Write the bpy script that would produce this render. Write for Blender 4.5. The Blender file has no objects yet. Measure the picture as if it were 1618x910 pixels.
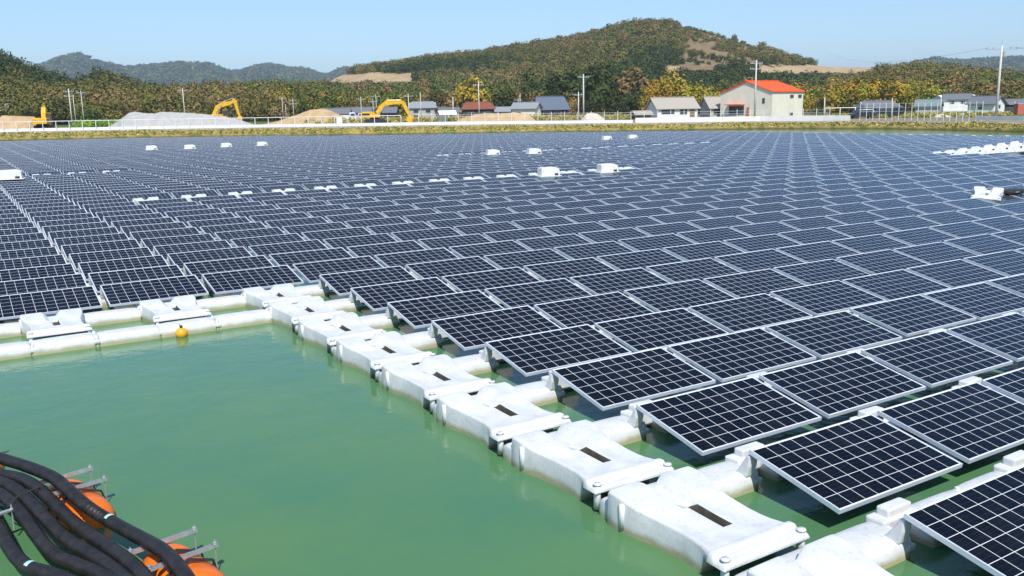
import bpy, bmesh, math, random
import numpy as np
from mathutils import Vector, Matrix
random.seed(7); RNG = np.random.default_rng(11)
scene = bpy.context.scene
COL = scene.collection

# ------------------------------------------------------------------ camera
F, PITCH, ROLL, YAW = 1415.3, 0.19743, -0.018880, -0.559498
CAM = Vector((-5.736, -3.715, 3.422))
W0, H0 = 1618.0, 910.0
cp, sp, cr, sr, cy, sy = math.cos(PITCH), math.sin(PITCH), math.cos(ROLL), math.sin(ROLL), math.cos(YAW), math.sin(YAW)
RIGHT = Vector((cy, sy, 0)); FWD = Vector((-sy, cy, 0)); UP = Vector((0, 0, 1))
fdir = FWD * cp - UP * sp
udir = FWD * sp + UP * cp
Rr = RIGHT * cr + udir * sr
Ur = -RIGHT * sr + udir * cr
cam = bpy.data.cameras.new('camera'); camo = bpy.data.objects.new('camera', cam); COL.objects.link(camo)
M3 = Matrix((Rr, Ur, -fdir)).transposed()
camo.matrix_world = Matrix.Translation(CAM) @ M3.to_4x4()
cam.sensor_width = 36; cam.lens = 36 * F / W0; cam.clip_start = 0.05; cam.clip_end = 20000
scene.camera = camo

def ray(x, y):
    return (fdir + Rr * ((x - W0/2) / F) + Ur * ((H0/2 - y) / F))
def on(x, y, z):
    d = ray(x, y); t = (z - CAM.z) / d.z
    return CAM + d * t
def proj(p):
    d = Vector(p) - CAM; w = d.dot(fdir)
    return (W0/2 + F * d.dot(Rr) / w, H0/2 - F * d.dot(Ur) / w, w)
def horizon(x):
    lo, hi = -400.0, 900.0
    for _ in range(40):
        m = (lo + hi) / 2
        if ray(x, m).z > 0: lo = m
        else: hi = m
    return lo
def azdir(x):
    d = ray(x, horizon(x)); d.z = 0; return d.normalized()
def azim(x):                      # angle from FWD, positive to the right
    d = azdir(x); return math.atan2(d.dot(RIGHT), d.dot(FWD))

# ------------------------------------------------------------------ world, sun, exposure
SUN_EL = math.radians(52); SUN_DIR = Vector((-0.42, -1.0, 0)).normalized()   # towards the sun, from the south
wd = bpy.data.worlds.new("World"); scene.world = wd; wd.use_nodes = True
nt = wd.node_tree; bg = nt.nodes['Background']
sky = nt.nodes.new('ShaderNodeTexSky'); sky.sky_type = 'NISHITA'; sky.sun_disc = False
sky.sun_elevation = SUN_EL; sky.sun_rotation = math.atan2(SUN_DIR.x, SUN_DIR.y)
sky.altitude = 0; sky.air_density = 1.0; sky.dust_density = 0.25; sky.ozone_density = 4.5
tint = nt.nodes.new('ShaderNodeMix'); tint.data_type = 'RGBA'; tint.blend_type = 'MULTIPLY'; tint.inputs[0].default_value = 1.0
nt.links.new(sky.outputs[0], tint.inputs[6]); tint.inputs[7].default_value = (0.90, 0.98, 1.05, 1)
nt.links.new(tint.outputs[2], bg.inputs[0]); bg.inputs[1].default_value = 0.125
sl = bpy.data.lights.new('sun', 'SUN'); sl.energy = 4.3; sl.angle = math.radians(0.53); sl.color = (1, 0.955, 0.88)
so = bpy.data.objects.new('sun', sl); COL.objects.link(so)
sv = SUN_DIR * math.cos(SUN_EL) + UP * math.sin(SUN_EL)
so.rotation_euler = sv.to_track_quat('Z', 'Y').to_euler(); so.location = (0, 0, 60)
vs = scene.view_settings; vs.view_transform = 'Standard'; vs.look = 'None'; vs.gamma = 1; vs.use_curve_mapping = False
vs.exposure = 0.32
scene.cycles.max_bounces = 6; scene.cycles.diffuse_bounces = 3; scene.cycles.glossy_bounces = 3
scene.cycles.transmission_bounces = 2; scene.cycles.volume_bounces = 0; scene.cycles.transparent_max_bounces = 4

# ------------------------------------------------------------------ materials
def newmat(name):
    m = bpy.data.materials.new(name); m.use_nodes = True
    return m, m.node_tree, m.node_tree.nodes['Principled BSDF']
def N(t, kind, **kw):
    n = t.nodes.new(kind)
    for k, v in kw.items(): setattr(n, k, v)
    return n
def mixc(t, fac, a, b, blend='MIX'):
    n = N(t, 'ShaderNodeMix', data_type='RGBA', blend_type=blend)
    for s, v in ((n.inputs[0], fac), (n.inputs[6], a), (n.inputs[7], b)):
        if hasattr(v, 'links') or hasattr(v, 'is_linked'): t.links.new(v, s)
        elif isinstance(v, (int, float)): s.default_value = v
        else: s.default_value = (*v, 1)
    return n.outputs[2]
def math_(t, op, a, b=None, clamp=False):
    n = N(t, 'ShaderNodeMath', operation=op); n.use_clamp = clamp
    for s, v in ((n.inputs[0], a), (n.inputs[1], b)):
        if v is None: continue
        if hasattr(v, 'is_linked'): t.links.new(v, s)
        else: s.default_value = v
    return n.outputs[0]
def noise(t, scale, detail=4, coord='Object', rough=0.55):
    tc = N(t, 'ShaderNodeTexCoord'); n = N(t, 'ShaderNodeTexNoise')
    n.inputs['Scale'].default_value = scale; n.inputs['Detail'].default_value = detail; n.inputs['Roughness'].default_value = rough
    if coord == 'World':
        g = N(t, 'ShaderNodeNewGeometry'); t.links.new(g.outputs['Position'], n.inputs['Vector'])
    else: t.links.new(tc.outputs[coord], n.inputs['Vector'])
    return n.outputs['Fac']
def ramp(t, fac, pts):
    r = N(t, 'ShaderNodeValToRGB'); t.links.new(fac, r.inputs[0]); e = r.color_ramp.elements
    e[0].position, e[1].position = pts[0][0], pts[-1][0]
    e[0].color = (*pts[0][1], 1) if not isinstance(pts[0][1], float) else (pts[0][1],)*3 + (1,)
    e[1].color = (*pts[-1][1], 1) if not isinstance(pts[-1][1], float) else (pts[-1][1],)*3 + (1,)
    for p, c in pts[1:-1]:
        q = e.new(p); q.color = (*c, 1) if not isinstance(c, float) else (c,)*3 + (1,)
    return r.outputs[0]
def bump(t, b, h, strength, dist=0.02):
    n = N(t, 'ShaderNodeBump'); n.inputs['Strength'].default_value = strength; n.inputs['Distance'].default_value = dist
    t.links.new(h, n.inputs['Height']); t.links.new(n.outputs[0], b.inputs['Normal'])
def simple(name, col, rough=0.6, var=0.15, scale=3.0, metal=0.0, col2=None, bmp=0.0, coord='Object'):
    m, t, b = newmat(name)
    c2 = col2 or tuple(c * (1 - var * 1.6) for c in col)
    f = ramp(t, noise(t, scale, 5, coord), [(0.35, 0.0), (0.68, 1.0)])
    t.links.new(mixc(t, f, col, c2), b.inputs['Base Color'])
    b.inputs['Roughness'].default_value = rough; b.inputs['Metallic'].default_value = metal
    if bmp: bump(t, b, noise(t, scale * 6, 5, coord), bmp)
    return m

MAT = {}
def mat_panel():
    m, t, b = newmat('solar_cells')
    uv = N(t, 'ShaderNodeUVMap'); uv.uv_map = 'UVMap'
    sx = N(t, 'ShaderNodeSeparateXYZ'); t.links.new(uv.outputs[0], sx.inputs[0])
    oi = N(t, 'ShaderNodeObjectInfo')
    def line(c, n, hw):
        fr = math_(t, 'FRACT', c); d = math_(t, 'ABSOLUTE', math_(t, 'SUBTRACT', fr, 0.5))
        inl = math_(t, 'GREATER_THAN', d, 0.5 - hw)
        o1 = math_(t, 'LESS_THAN', c, 0.0); o2 = math_(t, 'GREATER_THAN', c, float(n))
        return math_(t, 'MAXIMUM', inl, math_(t, 'MAXIMUM', o1, o2))
    L = math_(t, 'MAXIMUM', line(sx.outputs[0], 10, 0.016), line(sx.outputs[1], 6, 0.016))
    fl = N(t, 'ShaderNodeVectorMath', operation='FLOOR'); t.links.new(uv.outputs[0], fl.inputs[0])
    ad = N(t, 'ShaderNodeVectorMath', operation='ADD'); t.links.new(fl.outputs[0], ad.inputs[0])
    cb = N(t, 'ShaderNodeCombineXYZ'); t.links.new(math_(t, 'MULTIPLY', oi.outputs['Random'], 917.0), cb.inputs[2])
    t.links.new(cb.outputs[0], ad.inputs[1])
    wn = N(t, 'ShaderNodeTexWhiteNoise'); t.links.new(ad.outputs[0], wn.inputs['Vector'])
    cell = mixc(t, wn.outputs['Value'], (0.0035, 0.003, 0.003), (0.005, 0.006, 0.009))
    gr = noise(t, 60, 2)
    cell = mixc(t, math_(t, 'MULTIPLY', gr, 0.25), cell, (0.006, 0.009, 0.014))
    # thin bus bars inside each cell
    by = math_(t, 'FRACT', math_(t, 'MULTIPLY', sx.outputs[1], 3.0))
    bb = math_(t, 'GREATER_THAN', math_(t, 'ABSOLUTE', math_(t, 'SUBTRACT', by, 0.5)), 0.485)
    cell = mixc(t, math_(t, 'MULTIPLY', bb, 0.10), cell, (0.5, 0.5, 0.5))
    dust = math_(t, 'MULTIPLY', ramp(t, noise(t, 2.3, 7, 'World', 0.7), [(0.45, 0.0), (0.8, 0.03)]), 1.0)
    cell = mixc(t, dust, cell, (0.45, 0.45, 0.42))
    t.links.new(mixc(t, L, cell, (0.80, 0.80, 0.78)), b.inputs['Base Color'])
    b.inputs['Roughness'].default_value = 0.11; b.inputs['IOR'].default_value = 1.32
    b.inputs['Specular Tint'].default_value = (0.25, 0.74, 1.0, 1)
    t.links.new(math_(t, 'MULTIPLY', math_(t, 'SUBTRACT', 1.0, L), 0.34), b.inputs['Metallic'])
    return m
MAT['cells'] = mat_panel()
def mat_alu():
    m, t, b = newmat('aluminium_frame')
    f = noise(t, 9, 3); t.links.new(mixc(t, f, (0.74, 0.79, 0.84), (0.62, 0.68, 0.75)), b.inputs['Base Color'])
    b.inputs['Metallic'].default_value = 0.35; b.inputs['Roughness'].default_value = 0.42
    return m
MAT['alu'] = mat_alu()
def mat_float():
    m, t, b = newmat('white_plastic_float')
    g = N(t, 'ShaderNodeNewGeometry'); s = N(t, 'ShaderNodeSeparateXYZ'); t.links.new(g.outputs['Position'], s.inputs[0])
    n1 = noise(t, 5, 5, 'World'); n2 = noise(t, 26, 4, 'World')
    base = mixc(t, ramp(t, n1, [(0.35, 0.0), (0.75, 1.0)]), (0.69, 0.70, 0.695), (0.57, 0.585, 0.58))
    base = mixc(t, ramp(t, n2, [(0.56, 0.0), (0.74, 0.55)]), base, (0.42, 0.42, 0.38))
    h = math_(t, 'SUBTRACT', s.outputs[2], math_(t, 'MULTIPLY', n1, 0.07))
    base = mixc(t, ramp(t, h, [(-0.0, 0.85), (0.012, 0.6), (0.05, 0.0)]), base, (0.36, 0.33, 0.16))
    t.links.new(base, b.inputs['Base Color']); b.inputs['Roughness'].default_value = 0.45
    bump(t, b, noise(t, 8, 4, 'World'), 0.25, 0.02)
    return m
MAT['float'] = mat_float()
def mat_water():
    m, t, b = newmat('pond_water')
    n = ramp(t, noise(t, 0.55, 6, 'World', 0.62), [(0.35, 0.0), (0.65, 1.0)])
    t.links.new(mixc(t, n, (0.068, 0.186, 0.090), (0.094, 0.208, 0.078)), b.inputs['Base Color'])
    b.inputs['Roughness'].default_value = 0.085; b.inputs['IOR'].default_value = 1.33
    w = noise(t, 2.6, 5, 'World', 0.6)
    bump(t, b, w, 0.22, 0.05)
    return m
MAT['water'] = mat_water()
def mat_attr(name, rough=0.85, nscale=0.6, namp=0.45, bmp=0.0):
    m, t, b = newmat(name)
    a = N(t, 'ShaderNodeVertexColor'); a.layer_name = 'Col'
    n = ramp(t, noise(t, nscale, 7, 'World', 0.65), [(0.3, 1 - namp), (0.7, 1 + 0.0)])
    n2 = ramp(t, noise(t, nscale * 0.13, 4, 'World', 0.6), [(0.3, 1 - namp * 0.7), (0.7, 1.0)])
    c = mixc(t, 1.0, a.outputs['Color'], n, 'MULTIPLY'); c = mixc(t, 1.0, c, n2, 'MULTIPLY')
    t.links.new(c, b.inputs['Base Color']); b.inputs['Roughness'].default_value = rough
    b.inputs['Specular IOR Level'].default_value = 0.2
    return m
MAT['ground'] = mat_attr('ground', 0.95, 0.9, 0.45)
def mat_leaf():
    m, t, b = newmat('foliage')
    a = N(t, 'ShaderNodeVertexColor'); a.layer_name = 'Col'
    t.links.new(a.outputs['Color'], b.inputs['Base Color']); b.inputs['Roughness'].default_value = 0.8
    b.inputs['Specular IOR Level'].default_value = 0.15
    return m
MAT['leaf'] = mat_leaf()
MAT['bark'] = simple('bark', (0.12, 0.10, 0.075), 0.9, 0.3, 4)
MAT['orange'] = simple('orange_plastic', (0.95, 0.185, 0.004), 0.38, 0.12, 7, bmp=0.1)
MAT['yellow'] = simple('yellow_paint', (0.86, 0.47, 0.012), 0.45, 0.16, 2.0)
MAT['buoyy'] = simple('yellow_plastic', (0.85, 0.42, 0.01), 0.4, 0.1, 6)
MAT['hose'] = simple('black_corrugated_hose', (0.012, 0.011, 0.010), 0.45, 0.3, 12, col2=(0.030, 0.026, 0.022), bmp=0.3)
MAT['tape'] = simple('pale_tape', (0.45, 0.72, 0.66), 0.5, 0.1, 20)
MAT['rope'] = simple('dark_rope', (0.03, 0.03, 0.028), 0.9, 0.1, 20)
MAT['steel'] = simple('galvanised_steel', (0.62, 0.65, 0.68), 0.35, 0.15, 15, metal=0.6)
MAT['dark'] = simple('dark_rubber', (0.03, 0.03, 0.032), 0.7, 0.2, 5)
MAT['glass'] = simple('window_glass', (0.05, 0.07, 0.08), 0.12, 0.2, 1)
MAT['whitewall'] = simple('white_render', (0.80, 0.79, 0.76), 0.8, 0.08, 0.7)
MAT['cream'] = simple('cream_render', (0.78, 0.75, 0.60), 0.8, 0.08, 0.5)
MAT['greywall'] = simple('grey_render', (0.48, 0.47, 0.45), 0.85, 0.12, 0.6)
MAT['darkwall'] = simple('dark_timber_wall', (0.07, 0.07, 0.075), 0.8, 0.3, 1.5)
MAT['brown'] = simple('brown_timber_wall', (0.30, 0.19, 0.09), 0.8, 0.2, 1.5)
def mat_roof(name, col):
    m, t, b = newmat(name)
    tc = N(t, 'ShaderNodeTexCoord'); w = N(t, 'ShaderNodeTexWave'); w.inputs['Scale'].default_value = 1.3; w.inputs['Distortion'].default_value = 0.3
    t.links.new(tc.outputs['Object'], w.inputs['Vector'])
    c = mixc(t, math_(t, 'MULTIPLY', w.outputs['Fac'], 0.35), col, tuple(x * 0.6 for x in col))
    c = mixc(t, math_(t, 'MULTIPLY', noise(t, 0.8, 5), 0.3), c, tuple(x * 0.6 for x in col))
    t.links.new(c, b.inputs['Base Color']); b.inputs['Roughness'].default_value = 0.65
    return m
MAT['redroof'] = mat_roof('orange_red_metal_roof', (0.92, 0.115, 0.008))
MAT['greyroof'] = mat_roof('weathered_grey_roof', (0.44, 0.40, 0.33))
MAT['tileroof'] = mat_roof('dark_grey_tile_roof', (0.17, 0.18, 0.20))
MAT['blueroof'] = mat_roof('blue_grey_tile_roof', (0.12, 0.15, 0.20))
MAT['paleroof'] = mat_roof('pale_grey_roof', (0.30, 0.32, 0.34))
MAT['brownroof'] = mat_roof('red_brown_roof', (0.26, 0.08, 0.045))
MAT['tealroof'] = mat_roof('green_grey_roof', (0.20, 0.27, 0.27))
MAT['shaded_grime'] = simple('shaded_grimy_plastic', (0.13, 0.115, 0.085), 0.8, 0.3, 8)  # brown dirt, with the shade inside the float slots painted into its colour
MAT['gravel'] = simple('grey_gravel', (0.43, 0.42, 0.40), 0.95, 0.12, 1.2, bmp=0.5)
MAT['sand'] = simple('tan_sand', (0.52, 0.37, 0.20), 0.95, 0.16, 0.7, bmp=0.5)
MAT['palesand'] = simple('pale_rubble', (0.60, 0.54, 0.44), 0.95, 0.16, 0.9, bmp=0.5)
MAT['concrete'] = simple('pole_concrete', (0.60, 0.58, 0.53), 0.8, 0.12, 2)
MAT['whitepaint'] = simple('white_paint', (0.82, 0.82, 0.80), 0.5, 0.06, 2)
MAT['carblue'] = simple('dark_car_paint', (0.03, 0.035, 0.045), 0.25, 0.1, 2)
MAT['carwhite'] = simple('white_car_paint', (0.75, 0.78, 0.80), 0.25, 0.05, 2)
MAT['redpaint'] = simple('faded_red_paint', (0.55, 0.14, 0.09), 0.6, 0.15, 2)
MAT['insul'] = simple('brown_insulator', (0.30, 0.14, 0.08), 0.4, 0.1, 5)

# ------------------------------------------------------------------ helpers
def tag(o, label=None, cat=None, group=None, kind=None):
    if label: o['label'] = label
    if cat: o['category'] = cat
    if group: o['group'] = group
    if kind: o['kind'] = kind
    return o
def empty(name, loc=(0, 0, 0), rz=0.0):
    o = bpy.data.objects.new(name, None); o.empty_display_size = 0.1; COL.objects.link(o)
    o.location = loc; o.rotation_euler = (0, 0, rz); return o
def link(name, me, mat=None, parent=None):
    o = bpy.data.objects.new(name, me); COL.objects.link(o)
    if mat is not None:
        for m in (mat if isinstance(mat, (list, tuple)) else [mat]): me.materials.append(m)
    if parent: o.parent = parent
    return o
def copy_tree(o, parent=None):
    c = o.copy(); COL.objects.link(c)
    if parent: c.parent = parent; 
    for ch in list(o.children):
        k = copy_tree(ch, c); k.parent = c
    return c
class MB:
    def __init__(s): s.bm = bmesh.new()
    def box(s, lo, hi, rot=None, mi=0):
        lo, hi = Vector(lo), Vector(hi); c = (lo + hi) / 2; d = hi - lo
        m = Matrix.Translation(c)
        if rot is not None: m = m @ rot
        r = bmesh.ops.create_cube(s.bm, size=1.0, matrix=m @ Matrix.Diagonal((*d, 1)))
        if mi:
            for f in {f for v in r['verts'] for f in v.link_faces}: f.material_index = mi
        return s
    def rod(s, a, b, r, r2=None, n=8):
        a, b = Vector(a), Vector(b); d = b - a; q = d.to_track_quat('Z', 'Y').to_matrix().to_4x4()
        bmesh.ops.create_cone(s.bm, cap_ends=True, segments=n, radius1=r, radius2=r if r2 is None else r2, depth=d.length,
                              matrix=Matrix.Translation((a + b) / 2) @ q)
        return s
    def ball(s, c, r, sc=(1, 1, 1), n=12):
        bmesh.ops.create_uvsphere(s.bm, u_segments=n, v_segments=max(6, n * 2 // 3), radius=r, matrix=Matrix.Translation(c) @ Matrix.Diagonal((*sc, 1)))
        return s
    def prism(s, pts, y0, y1):          # outline in xz, extruded along y
        a = [s.bm.verts.new((x, y0, z)) for x, z in pts]; b = [s.bm.verts.new((x, y1, z)) for x, z in pts]
        s.bm.faces.new(a); s.bm.faces.new(b[::-1]); n = len(pts)
        for i in range(n): s.bm.faces.new((a[i], b[i], b[(i+1) % n], a[(i+1) % n]))
        return s
    def prismx(s, pts, x0, x1):         # outline in yz, extruded along x
        a = [s.bm.verts.new((x0, y, z)) for y, z in pts]; b = [s.bm.verts.new((x1, y, z)) for y, z in pts]
        s.bm.faces.new(a); s.bm.faces.new(b[::-1]); n = len(pts)
        for i in range(n): s.bm.faces.new((a[i], b[i], b[(i+1) % n], a[(i+1) % n]))
        return s
    def mesh(s, name, smooth=False):
        bmesh.ops.recalc_face_normals(s.bm, faces=s.bm.faces[:])
        me = bpy.data.meshes.new(name); s.bm.to_mesh(me); s.bm.free()
        if smooth: me.shade_smooth()
        return me
    def build(s, name, mat, parent=None, smooth=False, bevel=0.0, seg=2):
        o = link(name, s.mesh(name, smooth), mat, parent)
        if bevel:
            b = o.modifiers.new('bevel', 'BEVEL'); b.width = bevel; b.segments = seg; b.limit_method = 'ANGLE'
        return o
def tube(path, rad, n=12, name='tube'):
    """swept tube through points; rad: number or function of (arc length)"""
    P = [Vector(p) for p in path]; bm = bmesh.new(); rings = []; s = 0; up = Vector((0, 0, 1))
    for i, p in enumerate(P):
        if i: s += (p - P[i-1]).length
        t = (P[min(i+1, len(P)-1)] - P[max(i-1, 0)]).normalized()
        a = t.cross(up).normalized() if abs(t.z) < 0.99 else Vector((1, 0, 0)); b = a.cross(t)
        r = rad(s) if callable(rad) else rad
        rings.append([bm.verts.new(p + a * (r * math.cos(2*math.pi*k/n)) + b * (r * math.sin(2*math.pi*k/n))) for k in range(n)])
    for i in range(len(rings)-1):
        for k in range(n): bm.faces.new((rings[i][k], rings[i][(k+1) % n], rings[i+1][(k+1) % n], rings[i+1][k]))
    bm.faces.new(rings[0][::-1]); bm.faces.new(rings[-1])
    bmesh.ops.recalc_face_normals(bm, faces=bm.faces[:])
    me = bpy.data.meshes.new(name); bm.to_mesh(me); bm.free(); me.shade_smooth(); return me
def spline(pts, step):
    """Catmull-Rom resampling"""
    P = [Vector(p) for p in pts]; P = [P[0]*2 - P[1]] + P + [P[-1]*2 - P[-2]]; out = []
    for i in range(1, len(P)-2):
        n = max(2, int((P[i+1]-P[i]).length / step))
        for k in range(n):
            t = k / n; a, b, c, d = P[i-1:i+3]
            out.append(0.5*((2*b) + (c-a)*t + (2*a-5*b+4*c-d)*t*t + (3*b-a-3*c+d)*t**3))
    out.append(P[-2]); return out
_units = ['zeroth','first','second','third','fourth','fifth','sixth','seventh','eighth','ninth','tenth','eleventh','twelfth','thirteenth','fourteenth','fifteenth','sixteenth','seventeenth','eighteenth','nineteenth']
_tens = {2: 'twent', 3: 'thirt', 4: 'fort', 5: 'fift', 6: 'sixt', 7: 'sevent', 8: 'eight', 9: 'ninet'}
def ordn(n):
    if n < 20: return _units[n]
    a, b = divmod(n, 10); return _tens[a] + ('ieth' if b == 0 else 'y-' + _units[b])

# ------------------------------------------------------------------ ground and hills (angles measured from the view axis)
def prof(pts, lift=0.0):
    """pixel skyline -> (azimuth list, tan elevation list)"""
    az, te = [], []
    for x, y in pts:
        d = ray(x, y); h = math.hypot(d.dot(RIGHT), d.dot(FWD))
        az.append(math.atan2(d.dot(RIGHT), d.dot(FWD))); te.append(d.z / h)
    return np.array(az), np.array(te)
SH = [(-900, 120), (-500, 138), (-200, 141), (0, 141), (200, 143), (400, 140), (600, 134), (800, 132), (1000, 128.5), (1200, 127), (1300, 122), (1400, 116), (1500, 107), (1618, 96), (1750, 88), (2100, 74), (2600, 66)]
sh_az = np.array([azim(x) for x, _ in SH]); sh_r = np.array([f / math.cos(azim(x)) for x, f in SH])
def shore(az):
    r = np.interp(az, sh_az, sh_r)
    k = np.clip((np.abs(az) - 0.9) / 1.2, 0, 1); return r * (1 - k) + 34 * k
def crest_z(az): return np.interp(az, [azim(0), azim(700), azim(1100), azim(1618)], [1.35, 1.25, 1.0, 0.95])
HILLS = [  # name, ridge distance, foot distance, skyline, tree height, beyond
 ('A', 390, 235, [(-900, 60), (-300, 40), (-150, 52), (0, 76), (20, 86), (45, 101), (60, 103), (80, 112), (110, 121), (140, 114), (160, 105), (185, 112), (205, 125), (240, 131), (300, 131), (400, 128), (500, 127), (560, 140), (640, 160), (720, 175)], 6.0),
 ('B', 660, 290, [(300, 172), (400, 150), (470, 132), (500, 124), (540, 106), (600, 95), (650, 89), (680, 83), (720, 81), (760, 76), (800, 69), (850, 61), (900, 53), (930, 47), (960, 39), (985, 31), (1020, 26), (1060, 28), (1100, 36), (1130, 45), (1170, 56), (1200, 66), (1240, 81), (1270, 89), (1300, 91), (1340, 93), (1375, 96), (1400, 104), (1450, 122), (1550, 150), (1650, 160)], 5.5),
 ('D', 470, 260, [(1150, 160), (1250, 142), (1350, 116), (1385, 102), (1440, 97), (1500, 101), (1560, 106), (1618, 111), (1800, 105), (2100, 100), (2600, 110)], 6.0),
 ('C', 3000, 2000, [(-900, 90), (-400, 70), (-100, 95), (40, 106), (70, 100), (85, 93), (110, 86), (125, 84), (140, 89), (150, 95), (175, 100), (200, 103), (225, 100), (250, 97), (285, 92), (300, 94), (325, 93), (345, 101), (365, 107), (380, 107), (405, 100), (430, 97), (455, 103), (485, 105), (505, 112), (520, 112), (535, 104), (550, 100), (600, 110), (700, 140), (1200, 140), (1350, 110), (1425, 98), (1450, 92), (1480, 85), (1500, 88), (1530, 88), (1560, 85), (1618, 83), (1800, 80), (2600, 90)], 9.0)]
HP = [(n, R, r0, *prof(s), th) for n, R, r0, s, th in HILLS]
def base_z(az, r):
    """yard level behind the bank"""
    s = r - shore(az); cz = crest_z(az)
    z = np.interp(s, [-6, -1, 0, 0.5, 3.0, 4.0, 6.5, 200, 8000], [-2, -0.5, -0.06, 0.35, 0, 0, 0, 0, 0])
    z = np.where(s > 0.5, np.interp(s, [0.5, 3.0, 4.2, 5.2, 9.0], [0.30, 0.78, 0.85, 1.0, 1.0]) * cz, z)
    return z
def hill_z(az, r):
    z = base_z(az, r); best = np.full(np.shape(z), -1)
    for i, (n, R, r0, ha, ht, th) in enumerate(HP):
        te = np.interp(az, ha, ht, left=0, right=0)
        lim = np.clip((ha[-1] - az) / 0.15, 0, 1) * np.clip((az - ha[0]) / 0.15, 0, 1)
        top = (CAM.z + te * R - th - 1.0) * lim
        u = np.clip((r - r0) / (R - r0), 0, 1)
        pr = u ** (1.15 if n != 'C' else 0.9)
        if n == 'B': pr = np.interp(u, [0, .25, .5, .75, 1], [0, .16, .42, .74, 1.0])
        back = np.clip((r - R) / (R * (0.6 if n != 'C' else 0.9)), 0, 1); pr = pr * (1 - back * back * (3 - 2 * back))
        h = np.maximum(top, 0) * pr + 1.0
        best = np.where((h > z) & (u > 0), i, best); z = np.maximum(z, np.where(u > 0, h, z))
    return z, best
def wxy(az, r):
    rr, ff = np.sin(az) * r, np.cos(az) * r
    return CAM.x + rr * RIGHT.x + ff * FWD.x, CAM.y + rr * RIGHT.y + ff * FWD.y
def np_proj(X, Y, Z):
    d = np.stack([X - CAM.x, Y - CAM.y, Z - CAM.z], -1)
    w = d @ np.array(fdir); return W0/2 + F * (d @ np.array(Rr)) / w, H0/2 - F * (d @ np.array(Ur)) / w
CLEAR = [(515, 655, 117, 128), (1050, 1135, 105, 110), (1198, 1385, 104, 113)]
def in_scar(px, py):               # the rocky, thinly wooded slope on the main hill
    return ((px > 1072) & (px < 1200) & (py > 44 + np.maximum(0, px - 1120) * .28) & (py < 114))
az_f = np.concatenate([np.linspace(-math.pi, -0.75, 40, endpoint=False), np.linspace(-0.75, 0.75, 620), np.linspace(0.75, math.pi, 41)[1:]])
soff = np.concatenate([[-6, -2, -0.3, 0, 0.5, 1.2, 2.0, 3.0, 3.6, 4.2, 5.2, 7, 10, 15, 22, 35, 50, 70, 90], np.linspace(100, 620, 66), [660, 720, 800, 950, 1200, 1500, 1750, 1900, 2050, 2200, 2400, 2600, 2800, 2900, 3000, 3200, 3600, 4200, 5200, 6500]])
AZ, SO = np.meshgrid(az_f, soff, indexing='ij'); RR = shore(AZ) + SO
ZZ, BB = hill_z(AZ, RR); XX, YY = wxy(AZ, RR)
rough = np.where(BB == 3, 6.0, np.where(BB >= 0, 1.2, 0.0))
sc = np.where(BB == 3, 260., 24.)
ZZ = ZZ + rough * (np.sin(XX / sc * 2.1 + 1.3 * np.sin(YY / sc)) * np.sin(YY / sc * 1.7 + 0.9 * np.sin(XX / sc * .8))) * np.clip((RR - 260) / 150, 0, 1)
ZZ += np.where((SO > 0.2) & (SO < 4), 0.05, 0) * np.sin(AZ * 900 + SO * 3)
PX, PY = np_proj(XX, YY, ZZ)
colr = np.zeros(XX.shape + (4,)); colr[..., 3] = 1
def setc(mask, c): colr[mask, :3] = c
setc(np.ones(XX.shape, bool), (0.17, 0.15, 0.085))
setc(SO < 0.45, (0.055, 0.048, 0.028))
setc((SO >= 0.4) & (SO <= 3.1), (0.46, 0.38, 0.12))
gp = (np.sin(AZ * 260) + np.sin(AZ * 97 + 2) + np.sin(AZ * 611)) > 0.6
setc((SO >= 0.4) & (SO <= 3.1) & gp, (0.27, 0.28, 0.06))
setc((SO > 3.1) & (SO <= 4.3), (0.50, 0.46, 0.36))
right_bank = (PX > 1320) & (SO > 1.0) & (SO <= 3.1); setc(right_bank, (0.36, 0.30, 0.17))
setc((SO > 4.3) & (SO <= 24), (0.40, 0.34, 0.24))
grass = (SO > 24) & (BB < 0) & ((PX < 560) | (PX > 1280)); setc(grass, (0.16, 0.23, 0.045))
setc((SO > 24) & (BB < 0) & (PX >= 560) & (PX <= 1280), (0.33, 0.29, 0.17))
setc((BB >= 0) & (BB < 3), (0.085, 0.080, 0.040))
setc(BB == 3, (0.045, 0.062, 0.035))
for x0, x1, y0, y1 in CLEAR: setc((BB >= 0) & (BB < 3) & (PX > x0) & (PX < x1) & (PY > y0 - 3) & (PY < y1 + 3), (0.62, 0.46, 0.25))
setc((BB == 1) & in_scar(PX, PY), (0.34, 0.235, 0.125))
nA, nS = XX.shape
verts = np.stack([XX, YY, ZZ], -1).reshape(-1, 3)
idx = np.arange(nA * nS).reshape(nA, nS)
fa = np.stack([idx[:-1, :-1], idx[1:, :-1], idx[1:, 1:], idx[:-1, 1:]], -1).reshape(-1, 4)[:, ::-1]
def np_mesh(name, V, Fq, col=None, smooth=False):
    me = bpy.data.meshes.new(name); k = Fq.shape[1]
    me.vertices.add(len(V)); me.vertices.foreach_set('co', V.astype(np.float32).ravel())
    me.loops.add(Fq.size); me.loops.foreach_set('vertex_index', Fq.astype(np.int32).ravel())
    me.polygons.add(len(Fq)); me.polygons.foreach_set('loop_start', (np.arange(len(Fq)) * k).astype(np.int32))
    if col is not None:
        ca = me.color_attributes.new('Col', 'FLOAT_COLOR', 'POINT'); ca.data.foreach_set('color', col.astype(np.float32).ravel())
    me.update(calc_edges=True); me.validate()
    if smooth: me.shade_smooth()
    else: me.shade_flat()
    return me
g = link('ground', np_mesh('ground', verts, fa, colr.reshape(-1, 4), True), MAT['ground']); g['kind'] = 'structure'
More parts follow.
